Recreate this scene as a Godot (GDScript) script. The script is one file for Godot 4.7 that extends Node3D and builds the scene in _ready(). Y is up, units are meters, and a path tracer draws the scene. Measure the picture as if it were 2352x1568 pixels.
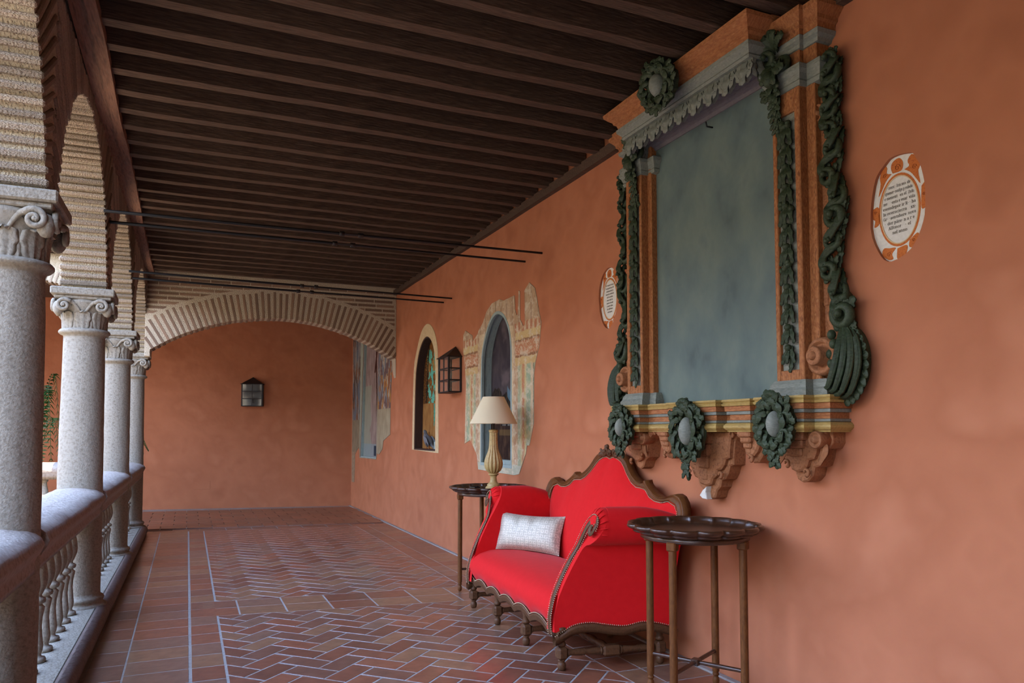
extends Node3D
# A brick-arched gallery: courtyard arcade on the left, terracotta wall on the right.
# Axes: corridor runs along -Z, right wall at +X, floor at y = 0. Units are metres.

const XW := 2.85          # face of the right wall
const EYE := 1.4          # camera height

class MB:
	var v := PackedVector3Array()
	var n := PackedVector3Array()
	var uv := PackedVector2Array()
	var ix := PackedInt32Array()
	func add(p: Vector3, q: Vector3, u := Vector2.ZERO) -> int:
		v.append(p); n.append(q); uv.append(u)
		return v.size() - 1
	func tri(a: int, b: int, c: int) -> void:
		if (v[b] - v[a]).cross(v[c] - v[a]).dot(n[a] + n[b] + n[c]) > 0.0:
			ix.append(a); ix.append(c); ix.append(b)
		else:
			ix.append(a); ix.append(b); ix.append(c)
	func face(pts: Array, out := Vector3.ZERO) -> void:
		var q: Vector3 = (pts[1] - pts[0]).cross(pts[2] - pts[0])
		if q.length() < 1e-12 and pts.size() > 3:
			q = (pts[2] - pts[0]).cross(pts[3] - pts[0])
		q = q.normalized()
		if out != Vector3.ZERO and q.dot(out) < 0.0:
			q = -q
		var first := v.size()
		for p in pts:
			add(p, q)
		for k in range(1, pts.size() - 1):
			tri(first, first + k, first + k + 1)
	func grid(rows: Array, wrap := true, wrap_rows := false) -> void:
		var nr := rows.size()
		var nc: int = rows[0].size()
		var mid := Vector3.ZERO
		for r in rows:
			for p in r: mid += p
		mid /= float(nr * nc)
		var first := v.size()
		var norms: Array = []
		var sense := 0.0
		for i in nr:
			var line := PackedVector3Array()
			for j in nc:
				var jl := (j - 1 + nc) % nc if wrap else maxi(j - 1, 0)
				var jr := (j + 1) % nc if wrap else mini(j + 1, nc - 1)
				var iu := (i - 1 + nr) % nr if wrap_rows else maxi(i - 1, 0)
				var id := (i + 1) % nr if wrap_rows else mini(i + 1, nr - 1)
				var q: Vector3 = (rows[i][jr] - rows[i][jl]).cross(rows[id][j] - rows[iu][j])
				if q.length() < 1e-13:
					var i2 := i + 1 if i == 0 else i - 1
					q = (rows[i2][jr] - rows[i2][jl]).cross((rows[i2][j] - rows[i][j]) * (1.0 if i == 0 else -1.0))
				q = q.normalized()
				sense += q.dot(rows[i][j] - mid)
				line.append(q)
			norms.append(line)
		var sg := 1.0 if sense >= 0.0 else -1.0
		for i in nr:
			for j in nc:
				add(rows[i][j], norms[i][j] * sg, Vector2(float(j) / maxf(1, nc - (0 if wrap else 1)), float(i) / maxf(1, nr - 1)))
		for i in (nr if wrap_rows else nr - 1):
			var i1 := (i + 1) % nr
			for j in (nc if wrap else nc - 1):
				var j1 := (j + 1) % nc
				var a := first + i * nc + j
				var b := first + i * nc + j1
				var c := first + i1 * nc + j1
				var d := first + i1 * nc + j
				tri(a, b, c); tri(a, c, d)
	func lathe(prof: Array, seg := 20, lobes := 0, amp := 0.0) -> void:
		var rows: Array = []
		for p in prof:
			var r := PackedVector3Array()
			for k in seg:
				var t := TAU * k / seg
				var rr: float = p[0]
				if lobes > 0: rr *= 1.0 + amp * (absf(cos(t * lobes * 0.5)) - 0.6)
				r.append(Vector3(cos(t) * rr, p[1], sin(t) * rr))
			rows.append(r)
		grid(rows, true)
	func tube(path: Array, rad, seg := 8, squash := 1.0, up := Vector3.UP) -> void:
		var m := path.size()
		var rows: Array = []
		var side := Vector3.ZERO
		for i in m:
			var t: Vector3 = (path[mini(i + 1, m - 1)] - path[maxi(i - 1, 0)])
			t = t.normalized() if t.length() > 1e-9 else Vector3.UP
			if i == 0:
				side = up.cross(t)
				if side.length() < 1e-3: side = Vector3.RIGHT.cross(t)
				if side.length() < 1e-3: side = Vector3.BACK.cross(t)
			else:
				side = side - t * side.dot(t)
			side = side.normalized()
			var oth := t.cross(side).normalized()
			var r: float = rad[i] if rad is Array else rad
			var line := PackedVector3Array()
			for k in seg:
				var a := TAU * k / seg
				line.append(path[i] + side * cos(a) * r + oth * sin(a) * r * squash)
			if i == 0: rows.append(_pt(path[0], seg))
			rows.append(line)
			if i == m - 1: rows.append(_pt(path[m - 1], seg))
		grid(rows, true)
	func _pt(p: Vector3, seg: int) -> PackedVector3Array:
		var l := PackedVector3Array()
		for k in seg: l.append(p)
		return l
	func box(c: Vector3, s: Vector3, bev := 0.004) -> void:
		var h := s * 0.5
		var b := minf(bev, minf(h.x, minf(h.y, h.z)) * 0.9)
		for ax in 3:
			for sg in [-1.0, 1.0]:
				var u := (ax + 1) % 3
				var w := (ax + 2) % 3
				var q: Array = []
				for e in [[-1, -1], [1, -1], [1, 1], [-1, 1]]:
					var p := Vector3.ZERO
					p[ax] = sg * h[ax]; p[u] = e[0] * (h[u] - b); p[w] = e[1] * (h[w] - b)
					q.append(c + p)
				var o := Vector3.ZERO
				o[ax] = sg
				face(q, o)
		if b <= 0.0: return
		for ax in 3:
			var u := (ax + 1) % 3
			var w := (ax + 2) % 3
			for e in [[-1, -1], [1, -1], [1, 1], [-1, 1]]:
				var q: Array = []
				for g in [[-1, 0], [1, 0], [1, 1], [-1, 1]]:
					var p := Vector3.ZERO
					p[ax] = g[0] * (h[ax] - b)
					p[u] = e[0] * (h[u] - (b if g[1] else 0.0))
					p[w] = e[1] * (h[w] - (0.0 if g[1] else b))
					q.append(c + p)
				var o := Vector3.ZERO
				o[u] = e[0]; o[w] = e[1]
				face(q, o)
		for sx in [-1.0, 1.0]:
			for sy in [-1.0, 1.0]:
				for sz in [-1.0, 1.0]:
					var s3 := Vector3(sx, sy, sz)
					face([c + Vector3(sx * h.x, sy * (h.y - b), sz * (h.z - b)), c + Vector3(sx * (h.x - b), sy * h.y, sz * (h.z - b)), c + Vector3(sx * (h.x - b), sy * (h.y - b), sz * h.z)], s3)
	# polygon in xy, drawn out along z from d0 to d1, front edge bevelled; uv from rect
	func extrude(poly: PackedVector2Array, d0: float, d1: float, bev := 0.0, rect := Rect2(), back := false) -> void:
		var idx := Geometry2D.triangulate_polygon(poly)
		var m := poly.size()
		var area := 0.0
		for k in m: area += poly[k].cross(poly[(k + 1) % m])
		var sg := 1.0 if area > 0.0 else -1.0
		var inner := PackedVector2Array()
		for k in m:
			var e0 := (poly[k] - poly[(k - 1 + m) % m]).normalized()
			var e1 := (poly[(k + 1) % m] - poly[k]).normalized()
			var o := (Vector2(e0.y, -e0.x) + Vector2(e1.y, -e1.x)) * sg
			inner.append(poly[k] - (o.normalized() * bev if o.length() > 0.01 else Vector2.ZERO))
		var f := v.size()
		var dir := signf(d1 - d0)
		for k in m:
			var u := Vector2.ZERO
			if rect.size.x > 0.0: u = Vector2((inner[k].x - rect.position.x) / rect.size.x, 1.0 - (inner[k].y - rect.position.y) / rect.size.y)
			add(Vector3(inner[k].x, inner[k].y, d1), Vector3(0, 0, dir), u)
		for k in range(0, idx.size(), 3): tri(f + idx[k], f + idx[k + 1], f + idx[k + 2])
		if back:
			f = v.size()
			for k in m: add(Vector3(poly[k].x, poly[k].y, d0), Vector3(0, 0, -dir))
			for k in range(0, idx.size(), 3): tri(f + idx[k], f + idx[k + 1], f + idx[k + 2])
		var db := d1 - bev * dir
		for k in m:
			var k1 := (k + 1) % m
			var e := (poly[k1] - poly[k])
			if e.length() < 1e-7: continue
			var o2 := Vector2(e.y, -e.x).normalized() * sg
			var o3 := Vector3(o2.x, o2.y, 0)
			face([Vector3(poly[k].x, poly[k].y, d0), Vector3(poly[k1].x, poly[k1].y, d0), Vector3(poly[k1].x, poly[k1].y, db), Vector3(poly[k].x, poly[k].y, db)], o3)
			if bev > 0.0:
				face([Vector3(poly[k].x, poly[k].y, db), Vector3(poly[k1].x, poly[k1].y, db), Vector3(inner[k1].x, inner[k1].y, d1), Vector3(inner[k].x, inner[k].y, d1)], o3 + Vector3(0, 0, dir))
	# profile of (outward, height) carried along a plan line of (along, outward) with mitred corners
	func mould(line: Array, prof: Array) -> void:
		var m := line.size()
		var rows: Array = []
		for q in prof:
			var row: Array = []
			for i in m:
				var e0: Vector2 = (line[i] - line[i - 1]).normalized() if i > 0 else (line[1] - line[0]).normalized()
				var e1: Vector2 = (line[i + 1] - line[i]).normalized() if i < m - 1 else e0
				var n0 := Vector2(-e0.y, e0.x)
				var n1 := Vector2(-e1.y, e1.x)
				var mm := (n0 + n1).normalized()
				var off: Vector2 = line[i] + mm * float(q[0]) / maxf(0.35, mm.dot(n0))
				row.append(Vector3(off.x, q[1], off.y))
			rows.append(row)
		for i in prof.size() - 1:
			for j in m - 1:
				face([rows[i][j], rows[i][j + 1], rows[i + 1][j + 1], rows[i + 1][j]])
		for j in [0, m - 1]:
			var cap: Array = []
			for i in prof.size(): cap.append(rows[i][j])
			if cap.size() > 2: face(cap)
	func ball(c: Vector3, r: Vector3, seg := 10, rings := 6) -> void:
		var rows: Array = []
		for i in rings + 1:
			var t := PI * i / rings
			var l := PackedVector3Array()
			for k in seg:
				var a := TAU * k / seg
				l.append(c + Vector3(sin(t) * cos(a) * r.x, cos(t) * r.y, sin(t) * sin(a) * r.z))
			rows.append(l)
		grid(rows, true)
	func put(o: MB, x: Transform3D) -> void:
		var f := v.size()
		var nb := x.basis.inverse().transposed()
		for k in o.v.size():
			v.append(x * o.v[k]); n.append((nb * o.n[k]).normalized()); uv.append(o.uv[k])
		var mirror := x.basis.determinant() < 0.0
		for k in range(0, o.ix.size(), 3):
			ix.append(f + o.ix[k])
			ix.append(f + o.ix[k + (2 if mirror else 1)]); ix.append(f + o.ix[k + (1 if mirror else 2)])
	func mesh() -> ArrayMesh:
		var a: Array = []
		a.resize(Mesh.ARRAY_MAX)
		a[Mesh.ARRAY_VERTEX] = v; a[Mesh.ARRAY_NORMAL] = n; a[Mesh.ARRAY_TEX_UV] = uv; a[Mesh.ARRAY_INDEX] = ix
		var m := ArrayMesh.new()
		m.add_surface_from_arrays(Mesh.PRIMITIVE_TRIANGLES, a)
		return m

var M := {}                # materials by name
var used := {}
var rng := RandomNumberGenerator.new()

func numbered(parent: Node, called: String) -> String:
	var key := "%d/%s" % [parent.get_instance_id(), called]
	var k: int = used.get(key, 0)
	used[key] = k + 1
	return called if k == 0 else "%s_%03d" % [called, k]

func thing(called: String, label: String, category: String, group := "") -> Node3D:
	var o := Node3D.new()
	o.name = numbered(self, called)
	add_child(o)
	o.set_meta("label", label)
	o.set_meta("category", category)
	if group: o.set_meta("group", group)
	return o

func part(parent: Node, called: String, shape, mat: Material, at := Transform3D()) -> MeshInstance3D:
	var o := MeshInstance3D.new()
	o.name = numbered(parent, called)
	o.mesh = shape.mesh() if shape is MB else shape
	o.material_override = mat
	o.transform = at
	parent.add_child(o, true)
	return o

func single(called: String, label: String, category: String, shape, mat: Material, at := Transform3D(), group := "") -> MeshInstance3D:
	var o := part(self, called, shape, mat, at)
	o.set_meta("label", label)
	o.set_meta("category", category)
	if group: o.set_meta("group", group)
	return o

func struct(called: String, label: String, category := "") -> Node3D:
	var o := thing(called, label, category if category else called.get_slice("_", 0))
	o.set_meta("kind", "structure")
	return o

func noise(freq: float, seed_: int, oct := 4, kind := FastNoiseLite.TYPE_SIMPLEX_SMOOTH) -> FastNoiseLite:
	var f := FastNoiseLite.new()
	f.noise_type = kind
	f.frequency = freq
	f.seed = seed_
	f.fractal_octaves = oct
	return f

var texture_seed := 10
func tex(colors: Array, freq := 0.02, oct := 4, size := 256, stops: Array = []) -> NoiseTexture2D:
	texture_seed += 1
	var t := NoiseTexture2D.new()
	t.width = size; t.height = size
	t.seamless = true
	t.noise = noise(freq, texture_seed, oct)
	var g := Gradient.new()
	var off := PackedFloat32Array()
	var col := PackedColorArray()
	for k in colors.size():
		off.append(stops[k] if stops else float(k) / maxf(1, colors.size() - 1))
		col.append(colors[k])
	g.offsets = off; g.colors = col
	t.color_ramp = g
	return t

var normal_cache := {}
func relief(freq: float, oct := 4, strength := 4.0) -> NoiseTexture2D:
	var key := "%s/%s/%s" % [freq, oct, strength]
	if not normal_cache.has(key):
		var t := NoiseTexture2D.new()
		t.width = 256; t.height = 256
		t.seamless = true
		t.as_normal_map = true
		t.bump_strength = strength
		t.noise = noise(freq, 77, oct)
		normal_cache[key] = t
	return normal_cache[key]

func mat(key: String, colors: Array, scale: Vector3, rough: float, o := {}) -> StandardMaterial3D:
	var m := StandardMaterial3D.new()
	m.roughness = rough
	m.metallic_specular = o.get("spec", 0.5)
	m.uv1_triplanar = true
	m.uv1_world_triplanar = o.get("world", true)
	m.uv1_scale = scale
	if colors.size() == 1:
		m.albedo_color = colors[0]
	else:
		m.albedo_texture = tex(colors, o.get("freq", 0.02), o.get("oct", 4), o.get("size", 256), o.get("stops", []))
	if o.has("bump"):
		m.normal_enabled = true
		m.normal_texture = relief(o.get("bfreq", 0.05), o.get("boct", 4), o.get("bstr", 4.0))
		m.normal_scale = o.bump
	if o.has("coat"):
		m.clearcoat_enabled = true
		m.clearcoat = o.coat
		m.clearcoat_roughness = o.get("coat_rough", 0.15)
	if o.has("rim"):
		m.rim_enabled = true
		m.rim = o.rim
		m.rim_tint = 0.7
	M[key] = m
	return m

func c3(r: float, g: float, b: float) -> Color:
	return Color(r, g, b)

func make_materials() -> void:
	mat("plaster", [c3(.635, .395, .28), c3(.70, .45, .325), c3(.665, .42, .30), c3(.73, .485, .36)], Vector3.ONE * 0.33, .85, {"freq": .012, "bump": .2, "bfreq": .03, "spec": .25})
	mat("stone", [c3(.42, .385, .33), c3(.535, .505, .45), c3(.585, .56, .505), c3(.495, .46, .405)], Vector3.ONE * 4.5, .9, {"freq": .03, "oct": 5, "bump": .5, "bfreq": .06, "bstr": 5.0, "stops": [0.0, .35, .7, 1.0], "spec": .3})
	mat("stone_rail", [c3(.46, .41, .37), c3(.58, .53, .48), c3(.63, .585, .54), c3(.53, .48, .43)], Vector3.ONE * 2.0, .88, {"freq": .05, "oct": 5, "bump": .4, "bfreq": .06, "bstr": 5.0, "spec": .3})
	mat("kerb", [c3(.25, .20, .18), c3(.32, .26, .235), c3(.37, .32, .30)], Vector3.ONE * 2.0, .55, {"freq": .03, "bump": .5})
	for k in 4:
		var s: float = [1.0, .92, 1.04, .85][k]
		mat("brick%d" % k, [c3(.50, .44, .37) * s, c3(.64, .58, .49) * s, c3(.57, .50, .43) * s, c3(.74, .69, .60) * s], Vector3(3, 9, 3), .95, {"freq": .04, "oct": 5, "bump": 1.2, "bfreq": .09, "bstr": 7.0})
		mat("face_brick%d" % k, [c3(.48, .37, .29) * s, c3(.60, .49, .40) * s, c3(.53, .425, .345) * s, c3(.65, .55, .455) * s], Vector3(6, 6, 6), .95, {"freq": .04, "oct": 5, "bump": 1.0, "bfreq": .09, "bstr": 6.0})
	mat("mortar", [c3(.62, .57, .48), c3(.74, .69, .59), c3(.68, .63, .53)], Vector3.ONE * 3.0, .97, {"freq": .05, "oct": 5, "bump": 1.2, "bfreq": .09, "bstr": 7.0})
	mat("face_mortar", [c3(.68, .615, .52), c3(.77, .715, .62), c3(.72, .66, .56)], Vector3.ONE * 3.0, .97, {"freq": .05, "oct": 5, "bump": 1.2, "bfreq": .09, "bstr": 7.0})
	var tones := [[.48, .285, .195], [.52, .31, .21], [.44, .29, .215], [.52, .37, .26], [.43, .26, .18], [.48, .345, .265]]
	for k in tones.size():
		var t: Array = tones[k]
		mat("tile%d" % k, [c3(t[0] * .86, t[1] * .86, t[2] * .88), c3(t[0], t[1], t[2]), c3(t[0] * 1.08, t[1] * 1.14, t[2] * 1.2)], Vector3.ONE * 1.7, .42, {"freq": .02, "oct": 5, "bump": .12, "bfreq": .03, "spec": .8, "coat": .45, "coat_rough": .14})
	mat("grout", [c3(.50, .49, .475), c3(.60, .585, .565), c3(.55, .535, .515)], Vector3.ONE * 2.0, .6, {"freq": .03, "bump": .3})
	mat("joist_wood", [c3(.20, .155, .125), c3(.36, .285, .235), c3(.28, .22, .18), c3(.45, .365, .305)], Vector3(.35, 5, 5), .75, {"freq": .03, "oct": 5, "bump": .5, "bfreq": .05, "spec": .3})
	mat("plate_wood", [c3(.33, .22, .165), c3(.52, .37, .285), c3(.42, .29, .22)], Vector3(6, 6, .5), .75, {"freq": .03, "oct": 5, "bump": .6, "bfreq": .05})
	mat("iron", [c3(.035, .033, .035)], Vector3.ONE, .45, {"spec": .5})
	mat("iron_rust", [c3(.07, .05, .045), c3(.13, .085, .07), c3(.09, .065, .055)], Vector3.ONE * 6.0, .55, {"freq": .04})
	mat("walnut", [c3(.27, .15, .065), c3(.43, .265, .125), c3(.34, .20, .09), c3(.48, .31, .155)], Vector3(7, 1.2, 7), .45, {"freq": .03, "oct": 5, "spec": .35})
	mat("walnut_carved", [c3(.23, .145, .085), c3(.36, .24, .15), c3(.29, .185, .11)], Vector3.ONE * 5.0, .48, {"freq": .03, "oct": 5, "spec": .35})
	mat("walnut_dark", [c3(.16, .09, .05), c3(.27, .165, .095), c3(.21, .125, .07)], Vector3(5, 5, 5), .34, {"freq": .03, "oct": 4, "coat": .3, "coat_rough": .15})
	mat("red_cloth", [c3(.79, .06, .075), c3(.82, .08, .095)], Vector3.ONE * 2.0, .8, {"freq": .03, "bump": .06, "bfreq": .3, "rim": .12, "spec": .3})
	mat("brass", [c3(.72, .66, .54)], Vector3.ONE, .3, {})
	M.brass.metallic = .85
	mat("braid", [c3(.33, .26, .18), c3(.50, .42, .32), c3(.25, .18, .12)], Vector3.ONE * 30.0, .6, {"freq": .06})
	mat("gilt_wood", [c3(.62, .52, .32), c3(.73, .63, .41), c3(.52, .41, .24)], Vector3.ONE * 5.0, .5, {"freq": .03, "oct": 5})
	mat("shade_cloth", [c3(.86, .80, .66)], Vector3.ONE, .9, {})
	M.shade_cloth.backlight_enabled = true
	M.shade_cloth.backlight = c3(.25, .22, .17)
	mat("marbled", [c3(.42, .25, .15), c3(.66, .44, .275), c3(.54, .335, .20), c3(.73, .53, .35)], Vector3(5, 1.4, 3), .6, {"freq": .04, "oct": 5, "bump": .5, "bfreq": .08, "spec": .3})
	mat("marbled_long", [c3(.42, .25, .15), c3(.67, .445, .28), c3(.55, .34, .205), c3(.73, .53, .35)], Vector3(5, 5, 1.2), .6, {"freq": .04, "oct": 5, "bump": .5, "bfreq": .08, "spec": .3})
	mat("bole", [c3(.45, .29, .19), c3(.62, .42, .285), c3(.535, .355, .235)], Vector3.ONE * 4.0, .7, {"freq": .035, "oct": 5, "bump": .6, "bfreq": .06, "spec": .3})
	mat("blue_paint", [c3(.37, .39, .355), c3(.52, .535, .495), c3(.44, .46, .42), c3(.60, .61, .57)], Vector3(5, 5, 1.5), .6, {"freq": .035, "oct": 5, "bump": .4, "spec": .35})
	mat("violet_paint", [c3(.33, .31, .325), c3(.44, .415, .42), c3(.38, .355, .365)], Vector3(5, 5, 1.5), .65, {"freq": .035, "oct": 5, "bump": .4})
	mat("yellow_paint", [c3(.50, .40, .20), c3(.68, .575, .33), c3(.59, .49, .26)], Vector3(5, 5, 1.5), .55, {"freq": .04, "oct": 5, "bump": .3})
	mat("verdigris", [c3(.115, .14, .10), c3(.25, .30, .215), c3(.175, .215, .15), c3(.35, .375, .255)], Vector3.ONE * 5.0, .5, {"freq": .03, "oct": 5, "bump": .6, "bfreq": .06, "spec": .35})
	mat("canvas", [c3(.32, .375, .37), c3(.365, .425, .415), c3(.39, .45, .43), c3(.42, .475, .445), c3(.375, .43, .42)], Vector3(.55, .33, .55), .6, {"freq": .012, "oct": 6, "size": 512, "bump": .12, "bfreq": .06, "spec": .3})
	mat("gesso", [c3(.86, .85, .81), c3(.80, .79, .75)], Vector3.ONE * 5.0, .85, {"freq": .03})
	mat("ink", [c3(.36, .33, .29)], Vector3.ONE, .9, {})
	mat("ochre_paint", [c3(.60, .28, .09), c3(.76, .43, .17), c3(.68, .35, .12)], Vector3.ONE * 12.0, .8, {"freq": .03})
	mat("sienna_paint", [c3(.50, .23, .09), c3(.62, .33, .15)], Vector3.ONE * 12.0, .8, {"freq": .03})
	mat("cream_plaster", [c3(.76, .66, .50), c3(.83, .74, .58)], Vector3.ONE * 3.0, .9, {"freq": .02})
	mat("umber_wood", [c3(.17, .10, .08), c3(.24, .15, .12)], Vector3(5, 1, 5), .6, {"freq": .03})
	mat("slate_paint", [c3(.48, .55, .545), c3(.58, .645, .635), c3(.53, .595, .585)], Vector3(4, 1, 4), .75, {"freq": .03, "oct": 5})
	mat("brocade", [c3(.72, .71, .66)], Vector3.ONE, .5, {})
	mat("fern", [c3(.10, .22, .06), c3(.18, .36, .10)], Vector3.ONE * 6.0, .6, {"freq": .04})
	M.fern.backlight_enabled = true
	M.fern.backlight = c3(.2, .35, .08)
	mat("clay_pot", [c3(.50, .28, .18), c3(.58, .34, .23)], Vector3.ONE * 4.0, .85, {"freq": .03})
	mat("feather", [c3(.33, .34, .36), c3(.45, .46, .48), c3(.39, .40, .42)], Vector3.ONE * 14.0, .7, {"freq": .04})
	mat("feather_dark", [c3(.07, .075, .09)], Vector3.ONE, .6, {})
	mat("black_gloss", [c3(.03, .035, .05)], Vector3.ONE, .12, {})
	mat("yard", [c3(.42, .38, .33), c3(.50, .45, .39)], Vector3.ONE * .8, .9, {"freq": .03})
	mat("roof_tile", [c3(.52, .33, .23), c3(.62, .42, .30)], Vector3.ONE * 2.0, .9, {"freq": .03})
	var g := StandardMaterial3D.new()
	g.transparency = BaseMaterial3D.TRANSPARENCY_ALPHA
	g.albedo_color = Color(.75, .80, .80, .04)
	g.roughness = .05
	M["glass"] = g

# point on a polyline read at fraction t (Catmull-Rom)
func curve(p: Array, t: float):
	var m := p.size() - 1
	var x := clampf(t, 0.0, 1.0) * m
	var i := mini(int(x), m - 1)
	var f := x - i
	var a = p[maxi(i - 1, 0)]
	var b = p[i]
	var c = p[i + 1]
	var d = p[mini(i + 2, m)]
	return b.cubic_interpolate(c, a, d, f)

func smooth_line(p: Array, count: int) -> Array:
	var r: Array = []
	for k in count + 1: r.append(curve(p, float(k) / count))
	return r

# corner cutting along an open line; the two ends stay
func rounded(a: Array, times := 2) -> Array:
	var p := a
	for t in times:
		var q: Array = [p[0]]
		for k in p.size() - 1:
			if k > 0: q.append([lerpf(p[k][0], p[k + 1][0], .25), lerpf(p[k][1], p[k + 1][1], .25)])
			if k < p.size() - 2: q.append([lerpf(p[k][0], p[k + 1][0], .75), lerpf(p[k][1], p[k + 1][1], .75)])
		q.append(p[-1])
		p = q
	return p

func poly(a: Array) -> PackedVector2Array:
	var r := PackedVector2Array()
	for q in a: r.append(Vector2(q[0], q[1]))
	return r

# wall frame: local x runs along the wall towards the viewer, y up, z out of the wall
func on_wall(along := 0.0, up := 0.0, out := 0.0) -> Transform3D:
	return Transform3D(Basis(Vector3(0, 0, 1), Vector3(0, 1, 0), Vector3(-1, 0, 0)), Vector3(XW - out, up, along))

func set_camera_and_light() -> void:
	# lens read from the vanishing points: focal length in pixels of a 2352 x 1568 frame
	var f := 1720.0
	var middle := Vector2(1176, 900)          # foot of the optical axis: the lens is shifted upwards
	var vanish := Vector2(430, 990)
	var pitch := atan((vanish.y - middle.y) / f)
	var yaw := atan((middle.x - vanish.x) * cos(pitch) / f)
	var cam := Camera3D.new()
	cam.name = "camera"
	cam.projection = Camera3D.PROJECTION_FRUSTUM
	cam.near = 0.05
	cam.far = 200.0
	cam.size = 0.05 * 1568.0 / f
	cam.frustum_offset = Vector2(0.0, 0.05 * (middle.y - 784.0) / f)
	cam.position = Vector3(0, EYE, 0)
	cam.basis = Basis(Vector3.UP, -yaw) * Basis(Vector3.RIGHT, pitch)
	add_child(cam)
	cam.current = true
	var sky_material := ProceduralSkyMaterial.new()
	sky_material.sky_top_color = c3(.58, .70, .92)
	sky_material.sky_horizon_color = c3(.92, .945, .98)
	sky_material.sky_curve = .25
	sky_material.ground_bottom_color = c3(.50, .45, .40)
	sky_material.ground_horizon_color = c3(.70, .68, .64)
	sky_material.sky_energy_multiplier = 1.0
	sky_material.sun_angle_max = 1.0
	var sky := Sky.new()
	sky.sky_material = sky_material
	var env := Environment.new()
	env.background_mode = Environment.BG_SKY
	env.sky = sky
	env.background_energy_multiplier = 3.0
	env.tonemap_mode = Environment.TONE_MAPPER_LINEAR
	env.tonemap_exposure = EXPOSURE
	env.ambient_light_source = Environment.AMBIENT_SOURCE_DISABLED
	env.reflected_light_source = Environment.REFLECTION_SOURCE_SKY
	env.sdfgi_enabled = true
	env.ssao_enabled = true
	env.ssil_enabled = true
	# the sun stands high beyond the roof: it strikes the courtyard and the side gallery, not this one
	var sun := DirectionalLight3D.new()
	sun.name = "sun"
	sun.look_at_from_position(Vector3(.15, 2.2, 1.0) * 10.0, Vector3.ZERO)
	sun.light_energy = 1.6
	sun.light_color = c3(1.0, .95, .88)
	sun.light_angular_distance = .5
	sun.shadow_enabled = true
	add_child(sun)
	var we := WorldEnvironment.new()
	we.name = "environment"
	we.environment = env
	add_child(we)

const EXPOSURE := 6.2

func _ready() -> void:
	set_camera_and_light()
	rng.seed = 4711
	make_materials()
	build_shell()
	build_floor()
	build_ceiling()
	build_arcade()
	build_arch_wall()
	build_side_gallery()
	build_retablo()
	build_wall_paintings()
	build_sofa()
	build_tables()
	build_lamp()
	build_lanterns()
	build_rods()
	build_small_things()

# ---------------------------------------------------------------- openings in the right wall (along, up)
const NICHE_FAR := [[-13.183, 3.35], [-13.21, 2.873], [-13.412, .939], [-12.172, .95], [-12.066, 2.567], [-12.05, 3.35]]
const NICHE_BIRD := [[-9.948, 1.150], [-9.906, 2.097], [-9.83, 2.34], [-9.66, 2.555], [-9.43, 2.65], [-9.22, 2.605], [-9.06, 2.461], [-8.982, 2.240], [-8.981, 1.150]]
const NICHE_SKY := [[-7.412, 1.045], [-7.399, 2.12], [-7.36, 2.27], [-7.281, 2.403], [-7.19, 2.51], [-7.08, 2.585], [-6.96, 2.615], [-6.84, 2.59], [-6.732, 2.53], [-6.630, 2.41], [-6.581, 2.268], [-6.570, 2.109], [-6.574, 1.045]]
const PLAQUE_NEAR := [[-2.449, 2.401], [-2.443, 2.455], [-2.423, 2.535], [-2.405, 2.566], [-2.363, 2.601], [-2.342, 2.616], [-2.296, 2.618], [-2.241, 2.607], [-2.223, 2.598], [-2.209, 2.567], [-2.192, 2.540], [-2.177, 2.476], [-2.172, 2.427], [-2.175, 2.327], [-2.189, 2.278], [-2.218, 2.219], [-2.258, 2.175], [-2.335, 2.149], [-2.377, 2.158], [-2.406, 2.193], [-2.442, 2.268], [-2.452, 2.327]]
const PLAQUE_FAR := [[-4.921, 2.410], [-4.913, 2.488], [-4.877, 2.561], [-4.827, 2.601], [-4.779, 2.617], [-4.719, 2.604], [-4.679, 2.568], [-4.654, 2.515], [-4.642, 2.440], [-4.650, 2.341], [-4.677, 2.259], [-4.724, 2.185], [-4.778, 2.154], [-4.833, 2.175], [-4.881, 2.231], [-4.908, 2.310]]

# cut holes out of a sheet; the sheet is first split through the middle of every hole, so no ring is left
func cut_sheet(sheet: PackedVector2Array, holes: Array) -> Array:
	var cuts: Array = []
	var bb := Rect2(sheet[0], Vector2.ZERO)
	for p in sheet: bb = bb.expand(p)
	for h in holes:
		var r := Rect2(h[0], Vector2.ZERO)
		for p in h: r = r.expand(p)
		cuts.append(r.get_center().x)
	cuts.sort()
	cuts.push_front(bb.position.x - .01)
	cuts.append(bb.end.x + .01)
	var pieces: Array = []
	for k in cuts.size() - 1:
		var strip := PackedVector2Array([Vector2(cuts[k], bb.position.y - 1), Vector2(cuts[k + 1], bb.position.y - 1), Vector2(cuts[k + 1], bb.end.y + 1), Vector2(cuts[k], bb.end.y + 1)])
		var left: Array = Geometry2D.intersect_polygons(sheet, strip)
		for h in holes:
			var next: Array = []
			for q in left: next.append_array(Geometry2D.clip_polygons(q, h))
			left = next
		pieces.append_array(left)
	return pieces

const BACK_DIR := Vector2(.9806, .1961)      # the end wall stands a little askew (x, z)

func back_point(x: float) -> float:
	return -14.2 - .2 * (2.85 - x)

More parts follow.
